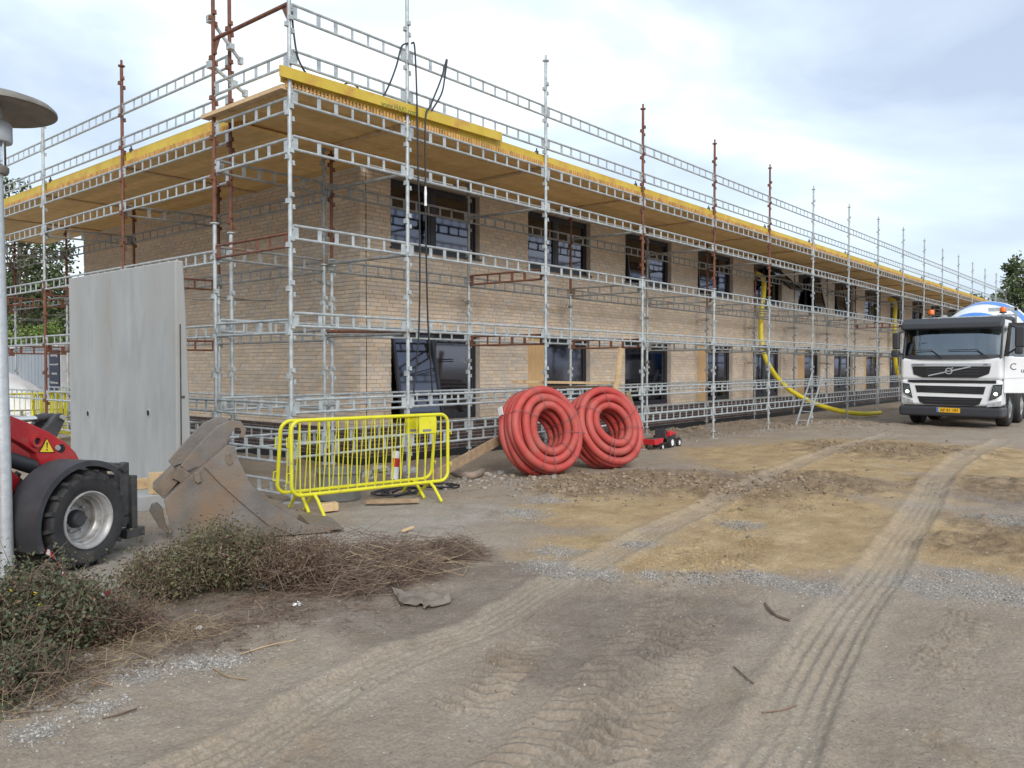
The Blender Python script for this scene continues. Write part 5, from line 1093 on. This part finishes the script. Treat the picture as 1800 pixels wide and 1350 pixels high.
# ------------------------------------------------------------------ leaves, shrubs, trees
def leaf_arrays(C, size, rng, flat=0.0, aspect=0.6):
    n = len(C); a = rng.normal(size=(n, 3)); a[:, 2] *= (1-flat); a /= np.linalg.norm(a, axis=1)[:, None]
    b = rng.normal(size=(n, 3)); b -= a*(a*b).sum(1)[:, None]; b /= np.linalg.norm(b, axis=1)[:, None]
    s = size*rng.uniform(0.6, 1.4, n)[:, None]
    v = np.stack([C-a*s, C+b*s*aspect, C+a*s, C-b*s*aspect], 1).reshape(-1, 3)
    return v
def quads_obj(name, v, m, parent=None, inv=None):
    n = len(v)//4; me = bpy.data.meshes.new(name); me.vertices.add(len(v)); me.vertices.foreach_set('co', v.ravel())
    me.loops.add(4*n); me.loops.foreach_set('vertex_index', np.arange(4*n, dtype=np.int32)); me.polygons.add(n); me.polygons.foreach_set('loop_start', np.arange(0, 4*n, 4, dtype=np.int32)); me.update(calc_edges=True)
    me.materials.append(MATS[m]); o = bpy.data.objects.new(name, me); COL.objects.link(o)
    if parent is not None: o.parent = parent
    if inv is not None: o.matrix_parent_inverse = inv
    return o
def shrub(px, py, rx, h, nb, nl, leafs, m, label, seed, base_h=0.0, stems='twig', flowers=0, lean=(0, 0)):
    rng = np.random.default_rng(seed); c = gp(px, py); z0 = H(c.x, c.y); root = empty('shrub', (c.x, c.y, z0), 0, label, 'shrub', 'shrubs at the edge of the track'); st = MB(); tips = []
    for i in range(nb):
        a = rng.uniform(0, 2*math.pi); q = math.sqrt(rng.uniform(0, 1)); hh = h*rng.uniform(0.55, 1.0)*(1-0.45*q*q); e = Vector((rx*q*math.cos(a)+lean[0]*hh, rx*q*math.sin(a)+lean[1]*hh, hh))
        s = Vector((0.25*rx*q*math.cos(a), 0.25*rx*q*math.sin(a), base_h)); mid = s.lerp(e, 0.5)+Vector((rng.normal()*0.04, rng.normal()*0.04, 0.05)); st.poly([s, mid, e], [0.006, 0.004, 0.002], 4, cap=False)
        for t in np.linspace(0.3, 1.0, 7):
            p = (mid.lerp(e, (t-0.5)*2) if t > 0.5 else s.lerp(mid, t*2)); w = 0.045+0.03*t
            for _ in range(2):
                d = Vector(rng.normal(size=3))*w; st.poly([p, p+d], [0.0022, 0.001], 3, cap=False); tips.append((p+d*0.7, w))
    st.build('stems', stems, root)
    idx = rng.integers(0, len(tips), nl); C = np.array([tips[i][0] for i in idx])+rng.normal(size=(nl, 3))*np.array([tips[i][1] for i in idx])[:, None]*0.55
    C[:, 2] = np.maximum(C[:, 2], 0.01); quads_obj('foliage', leaf_arrays(C, leafs, rng, 0.3), m, root)
    if flowers:
        k = rng.integers(0, len(C), flowers); F_ = C[k]+np.array([0, 0, 0.02]); F_ = F_[F_[:, 2] > h*0.45]; quads_obj('flowers', np.concatenate([leaf_arrays(F_, 0.010, rng, 0.6, 1.0) for _ in range(3)]), 'yellow_flower', root)['kind'] = 'stuff'
    quads_obj('dry_leaves', leaf_arrays(C[::4]+rng.normal(size=C[::4].shape)*0.02, leafs*0.9, rng, 0.3), 'leaf_brown', root)
    return root
SH = [(30,1150,.40,.56,90,9500,.0125,'leaf_green','dense dark green shrub with small yellow flowers at the lamp post foot',21,0,'twig',16),
      (125,1135,.26,.42,60,4500,.0115,'leaf_green','low green shrub next to the round grey stone',22,0,'twig',0),
      (20,1215,.30,.22,50,3000,.0115,'leaf_green','trailing green shrub in front of the flowering one',27,0,'twig',0),
      (395,1035,.40,.52,90,12000,.0105,'leaf_dull','olive green dying shrub in front of the excavator bucket',23,0,'twig',0),
      (285,1050,.34,.34,60,5000,.0105,'leaf_dull','sparse low shrub beside the striped tape end',24,0,'twig',0),
      (505,1030,.42,.44,110,6500,.009,'leaf_brown','reddish brown withered shrub under the bucket lip',25,0,'twig',0),
      (200,1120,.30,.20,60,2500,.009,'leaf_brown','flat withered brush between the green and olive shrubs',26,0,'twig',0)]
for (px, py, rx, h, nb, nl, ls, m, lab, sd_, bh, stm, fl) in SH: shrub(px, py, rx, h, nb, nl, ls, m, lab, sd_, bh, stm, fl)
def sticks(name, n, reg, m, label, seed, L=(0.15, 0.5), rad=(0.0012, 0.003), zmax=0.2, direc=None, spread=1.0):
    rng = np.random.default_rng(seed); b = MB()
    for i in range(n):
        px, py, r, zf = reg[rng.integers(0, len(reg))]; c = gp(px, py); q = r*math.sqrt(rng.uniform()); a = rng.uniform(0, 6.28); x, y = c.x+q*math.cos(a), c.y+q*math.sin(a)
        z = max(0.004, zmax*zf*(1-(q/r)**2)*rng.uniform(0, 1)); l = rng.uniform(*L); d = rng.normal(size=3); d[2] *= 0.30
        if direc is not None: d = d*spread+np.array(direc)
        d = Vector(d).normalized()*l; p = Vector((x, y, z)); bend = Vector(rng.normal(size=3))*l*0.13; rr = rng.uniform(*rad)
        pts = [p-d*0.5, p-d*0.15+bend, p+d*0.2+bend*0.6, p+d*0.5]; pts = [Vector((t.x, t.y, max(t.z, 0.0)+0.004)) for t in pts]; b.poly(pts, [rr, rr, rr*0.8, rr*0.4], 3, cap=False)
    o = b.build(name, m); tag(o, label, None, None, 'stuff'); return o
DV = (DB.x*0.9, DB.y*0.9, 0.0)
sticks('twig_heap', 2400, [(610,1005,.32,1.2),(680,990,.34,1.1),(740,985,.30,.9),(800,975,.25,.6),(650,1030,.3,.9),(720,1010,.25,.9),(560,1030,.3,1.2)], 'twig', 'heap of cut reddish brown twigs beside the bucket', 31, (0.15, 0.5), zmax=0.24, direc=DV, spread=0.8)
sticks('branch_heap', 90, [(680,1010,.3,1.0),(740,995,.3,.6),(640,1020,.3,.7)], 'straw', 'pale bare branches in the twig heap', 32, (0.3, 0.8), (0.002, 0.0045), 0.2, DV, 0.5)
sticks('ground_litter', 1100, [(480,1070,.5,.2),(380,1090,.5,.2),(300,1110,.45,.2),(600,1075,.5,.15),(220,1150,.35,.2),(120,1190,.35,.3),(60,1220,.3,.3),(540,1060,.5,.2),(430,1110,.4,.1)], 'twig', 'dead twig litter on the shrub bed', 33, (0.05, 0.25), zmax=0.08)
sticks('dry_grass', 380, [(270,1120,.3,.4),(200,1160,.3,.4),(120,1190,.3,.4),(330,1110,.25,.3),(40,1230,.25,.4)], 'straw', 'dry straw grass along the shrub bed', 34, (0.08, 0.35), (0.001, 0.002), 0.12)
for i, (p, lab) in enumerate(((((372,1172),(400,1188),(434,1198)), 'bent pale stick lying on the sandy track'), (((180,1270),(208,1265),(240,1250)), 'thin dark twig on the grey gravel'), (((1290,1175),(1310,1195),(1325,1208)), 'short dark twig beside the right wheel track'), (((1340,1252),(1375,1245),(1400,1240)), 'forked thin twig lying across the right wheel track'), (((420,1152),(470,1140),(520,1130)), 'straight straw stalk on the bare soil'), (((1345,1062),(1362,1080),(1388,1092)), 'curved bark strip lying by the gravel patch'), (((95,1135),(170,1115),(240,1095)), 'long straw stalk lying across the shrub bed'))):
    b = MB(); pts = [gp(*q) for q in p]; pts = [Vector((q.x, q.y, H(q.x, q.y)+0.008)) for q in pts]; b.poly(catmull(pts, 5), 0.0045 if i != 5 else 0.010, 5); tag(b.build('stick', 'straw' if i in (0, 4, 6) else 'twig'), lab, 'stick')
# ------------------------------------------------------------------ loose stones, grit and clods (uncountable)
ICO = None
def scatter(name, n, reg, m, label, seed, sz, mode='blob', dens=None):
    rng = np.random.default_rng(seed)
    t = (1+5**.5)/2; iv = np.array([(-1,t,0),(1,t,0),(-1,-t,0),(1,-t,0),(0,-1,t),(0,1,t),(0,-1,-t),(0,1,-t),(t,0,-1),(t,0,1),(-t,0,-1),(-t,0,1)], float); iv /= np.linalg.norm(iv[0])
    it = np.array([(0,11,5),(0,5,1),(0,1,7),(0,7,10),(0,10,11),(1,5,9),(5,11,4),(11,10,2),(10,7,6),(7,1,8),(3,9,4),(3,4,2),(3,2,6),(3,6,8),(3,8,9),(4,9,5),(2,4,11),(6,2,10),(8,6,7),(9,8,1)])
    if mode == 'blob':
        k = rng.integers(0, len(reg), n); P = np.array([tuple(gp(r[0], r[1]))[:2] for r in reg]); rad = np.array([r[2] for r in reg]); a = rng.uniform(0, 6.28, n); q = rad[k]*np.abs(rng.normal(size=n))*0.55; x = P[k, 0]+q*np.cos(a); y = P[k, 1]+q*np.sin(a)
    else:
        r = np.exp(rng.uniform(math.log(mode[0]), math.log(mode[1]), n)); a = rng.uniform(TH-R(42), TH+R(42), n); x = r*np.cos(a); y = r*np.sin(a); ok = (y < 9.9) & (fbm(x*1.1, y*1.1, 5, 3)+rng.normal(size=n)*0.06 > 0.56); x, y = x[ok], y[ok]
    n = len(x); s = sz[0]*(sz[1]/sz[0])**(rng.uniform(0, 1, n)**2.2); z = height(x, y)-s*0.12
    V = iv[None]*rng.uniform(0.7, 1.25, (n, 12, 1))*s[:, None, None]*np.array([1, 1, 0.7])*rng.uniform(0.7, 1.3, (n, 1, 3)); V += np.stack([x, y, z+s*0.25], 1)[:, None]
    T_ = (it[None]+12*np.arange(n)[:, None, None]).reshape(-1, 3); V = V.reshape(-1, 3); me = bpy.data.meshes.new(name); me.vertices.add(len(V)); me.vertices.foreach_set('co', V.ravel())
    me.loops.add(T_.size); me.loops.foreach_set('vertex_index', T_.ravel().astype(np.int32)); me.polygons.add(len(T_)); me.polygons.foreach_set('loop_start', np.arange(0, T_.size, 3, dtype=np.int32)); me.update(calc_edges=True)
    me.materials.append(MATS[m]); o = bpy.data.objects.new(name, me); COL.objects.link(o); tag(o, label, None, None, 'stuff')
scatter('gravel_patch', 12000, [(g[0], g[1], g[2]*1.15) for g in GRAV], 'gravel', 'pale crushed gravel patches across the track', 41, (0.003, 0.010))
scatter('pebbles', 3000, None, 'stone', 'scattered pebbles on the sandy ground', 42, (0.003, 0.014), (2.4, 13))
scatter('earth_clods', 6000, [(p[0], p[1], p[2]) for p in ROUGH[:-3]], 'clod', 'rough crumbled earth clods churned up along the track', 43, (0.006, 0.040))
scatter('rubble_strip', 900, [(700,850,.8),(860,835,.8),(800,850,.7),(1180,775,1.2),(1260,765,1.4),(1350,755,1.6),(900,850,.7),(450,860,.6),(1440,745,1.6)], 'stone', 'small building rubble along the foot of the scaffold', 44, (0.012, 0.05))
# ------------------------------------------------------------------ things behind the gable scaffold
c0 = dep(14, 700, 23.0); c1 = dep(108, 700, 20.5); d_ = (c1-c0); d_.z = 0; Lc = d_.length; d_.normalize(); n_ = Vector((d_.y, -d_.x, 0))
if n_.dot(FW) > 0: n_ = -n_
A0 = c1-d_*6.0; A0.z = 0; site = empty('site_container', A0, 0, 'grey site container with a navy lettered sign panel beyond the gable scaffold', 'container'); inv = Matrix.Translation(-A0)
def sp2(mb, name, m, **k): o = mb.build(name, m, site, **k); o.matrix_parent_inverse = inv; return o
zt2 = 2.12; b = MB(); b.prism([(0, 0.15), (6.0, 0.15), (6.0, zt2), (0, zt2)], A0, d_, UZ, -n_*2.3); sp2(b, 'body', 'van_grey', bevel=0.02)
b = MB(); b.prism([(-0.05, zt2), (6.05, zt2), (6.05, zt2+0.08), (-0.05, zt2+0.08)], A0+n_*0.04, d_, UZ, -n_*2.4); sp2(b, 'roof_edge', 'truck_white')
for i in range(22): b = MB(); b.prism([(0.1+i*0.24, 0.2), (0.16+i*0.24, 0.2), (0.16+i*0.24, zt2-0.05), (0.1+i*0.24, zt2-0.05)], A0, d_, UZ, n_*0.012); sp2(b, 'wall_rib', 'van_grey')
s0_, s1_ = 6.0-0.70, 6.0-0.06; b = MB(); b.prism([(s0_, 0.72), (s1_, 0.72), (s1_, 2.05), (s0_, 2.05)], A0+n_*0.015, d_, UZ, n_*0.012); sg_ = sp2(b, 'sign_panel', 'sign_navy')
rots = Matrix(((d_.x, 0, n_.x), (d_.y, 0, n_.y), (0, 1, 0))).to_euler(); mc = A0+d_*((s0_+s1_)/2)+n_*0.031
for i, (ln, sz_) in enumerate((('Nedrivning', .10), ('Sanering af farligt affald', .058), ('- Asbest, Bly', .075), ('- PCB, Med mere...', .075), ('8772', .075))): text(ln, 'lettering', 'white_ink', sz_, sg_, mc+UZ*(1.90-i*0.235), rots)
b = MB(); b.prism([(6.02, 0.2), (6.06, 0.2), (6.06, 2.1), (6.02, 2.1)], A0+n_*0.02, d_, UZ, -n_*0.5); sp2(b, 'end_door', 'truck_white')
# white tarpaulin heap
tc_ = dep(30, 700, 18.5); b = MB(); n = 26; vs = []
for i in range(n+1):
    for j in range(n+1):
        u_, v_ = i/n*2-1, j/n*2-1; r_ = max(abs(u_), abs(v_)); f_ = float(fbm(np.array([u_*3+5]), np.array([v_*3]), 9, 4)[0])
        z = 1.55*(1-r_**2.2)*(0.55+0.45*math.exp(-((u_+0.35)/0.7)**2))+0.25*(f_-0.5)*(1-r_); q = tc_+RT*(u_*1.25)+Vector((FW.x, FW.y, 0))*(v_*1.0); vs.append((q.x, q.y, max(0.01, z)))
b.add(vs, [(i*(n+1)+j, (i+1)*(n+1)+j, (i+1)*(n+1)+j+1, i*(n+1)+j+1) for i in range(n) for j in range(n)]); tag(b.build('tarpaulin', 'white_plastic', None, True), 'white tarpaulin draped over a heap in front of the grey container', 'tarpaulin')
for (x0, x1, d0, d1, lab) in ((24, 66, 16.4, 16.8, 'yellow barrier standing before the white tarpaulin with a small dark plate'), (66, 108, 16.0, 17.6, 'yellow barrier behind the rusty gable scaffold upright'), (84, 122, 17.6, 18.6, 'yellow barrier half hidden by the concrete slab')):
    p0 = dep(x0, 700, d0); p1 = dep(x1, 700, d1); p0.z = p1.z = 0; L_ = (p1-p0).length; barrier(p0, p1, -0.3, max(L_+0.3, 1.6), 0.2, 1.05, 0.0, lab, 'barriers beyond the gable scaffold', tagp=False)
# ------------------------------------------------------------------ trees
def tree(px, d, hgt, rad, n, leafs, m, label, seed, trunk=0.3, hang=0.0, low=0.15, group='trees around the site'):
    rng = np.random.default_rng(seed); c = dep(px, 645, d); c.z = 0; root = empty('tree', c, 0, label, 'tree', group); tk = MB(); tk.poly([(0, 0, -0.1), (0.1, 0, hgt*0.3), (0.05, 0.1, hgt*0.6), (0, 0, hgt*0.92)], [trunk*0.5, trunk*0.38, trunk*0.22, trunk*0.06], 7)
    cl = []
    for i in range(46):
        a = rng.uniform(0, 6.28); t = rng.uniform(low, 1.0); rr = rad*math.sqrt(max(0.02, 1-((t-0.5)/0.58)**2))*math.sqrt(rng.uniform(0.1, 1)); p = Vector((rr*math.cos(a), rr*math.sin(a), hgt*t)); cl.append((p, rad*rng.uniform(0.16, 0.34)))
        tk.poly([(0.03, 0.03, hgt*max(0.12, t-0.25)), p*0.6+Vector((0, 0, hgt*t*0.38)), p], [trunk*0.12, trunk*0.07, trunk*0.02], 4, cap=False)
    tk.build('trunk', 'bark', root); k = rng.integers(0, len(cl), n); C = np.array([cl[i][0] for i in k]); S_ = np.array([cl[i][1] for i in k]); off = rng.normal(size=(n, 3)); off /= np.linalg.norm(off, axis=1)[:, None]; off *= (rng.uniform(0, 1, n)**0.5)[:, None]
    C = C+off*S_[:, None]*np.array([1, 1, 0.8])
    if hang: C[:, 2] -= hang*rng.uniform(0, 1, n)**1.5*np.where(rng.uniform(0, 1, n) > 0.35, 1, 0)
    C[:, 2] = np.maximum(C[:, 2], 0.1); quads_obj('crown', leaf_arrays(C, leafs, rng, 0.0, 0.55), m, root)
tree(35, 30, 8.2, 2.0, 9000, .075, 'leaf_birch', 'weeping birch with hanging strands beyond the gable scaffold', 51, 0.3, 2.2, 0.45)
tree(-60, 33, 7.5, 2.8, 7000, .085, 'leaf_tree', 'dark broad tree left of the weeping birch', 52)
tree(30, 36, 5.0, 2.6, 7500, .085, 'leaf_tree', 'dark bushy tree behind the weeping birch', 53, low=0.05)
tree(100, 37, 4.6, 2.4, 7500, .085, 'leaf_tree', 'dark low tree between the birch and the gable', 54, low=0.05)
tree(60, 28, 3.2, 1.6, 5500, .06, 'leaf_light', 'light green bush above the grey container roof', 55, 0.15, low=0.03)
tree(112, 27, 3.0, 1.3, 5000, .06, 'leaf_light', 'light green bush next to the concrete slab top', 56, 0.15, low=0.03)
tree(140, 45, 5.0, 3.0, 5000, .11, 'leaf_tree', 'far dark tree behind the gable end', 57, low=0.05)
tree(-10, 45, 6.5, 3.5, 5000, .11, 'leaf_tree', 'far dark tree behind the container', 58, low=0.05)
tree(1812, 46, 7.6, 2.0, 6500, .11, 'leaf_birch', 'birch crown rising beside the mixer drum', 61, 0.3, 0.8, 0.3)
for i, (x, d, h, r, lab) in enumerate(((1730, 78, 8.3, 3.0, 'far tree showing above the scaffold deck end'), (1768, 82, 7.6, 3.2, 'far tree between the birch and the scaffold end'), (1700, 90, 7.8, 3.2, 'far tree just left of the scaffold end'), (1850, 80, 8.0, 4.0, 'far tree behind the birch'))): tree(x, d, h, r, 3500, .2, 'leaf_tree', lab, 70+i, low=0.1)
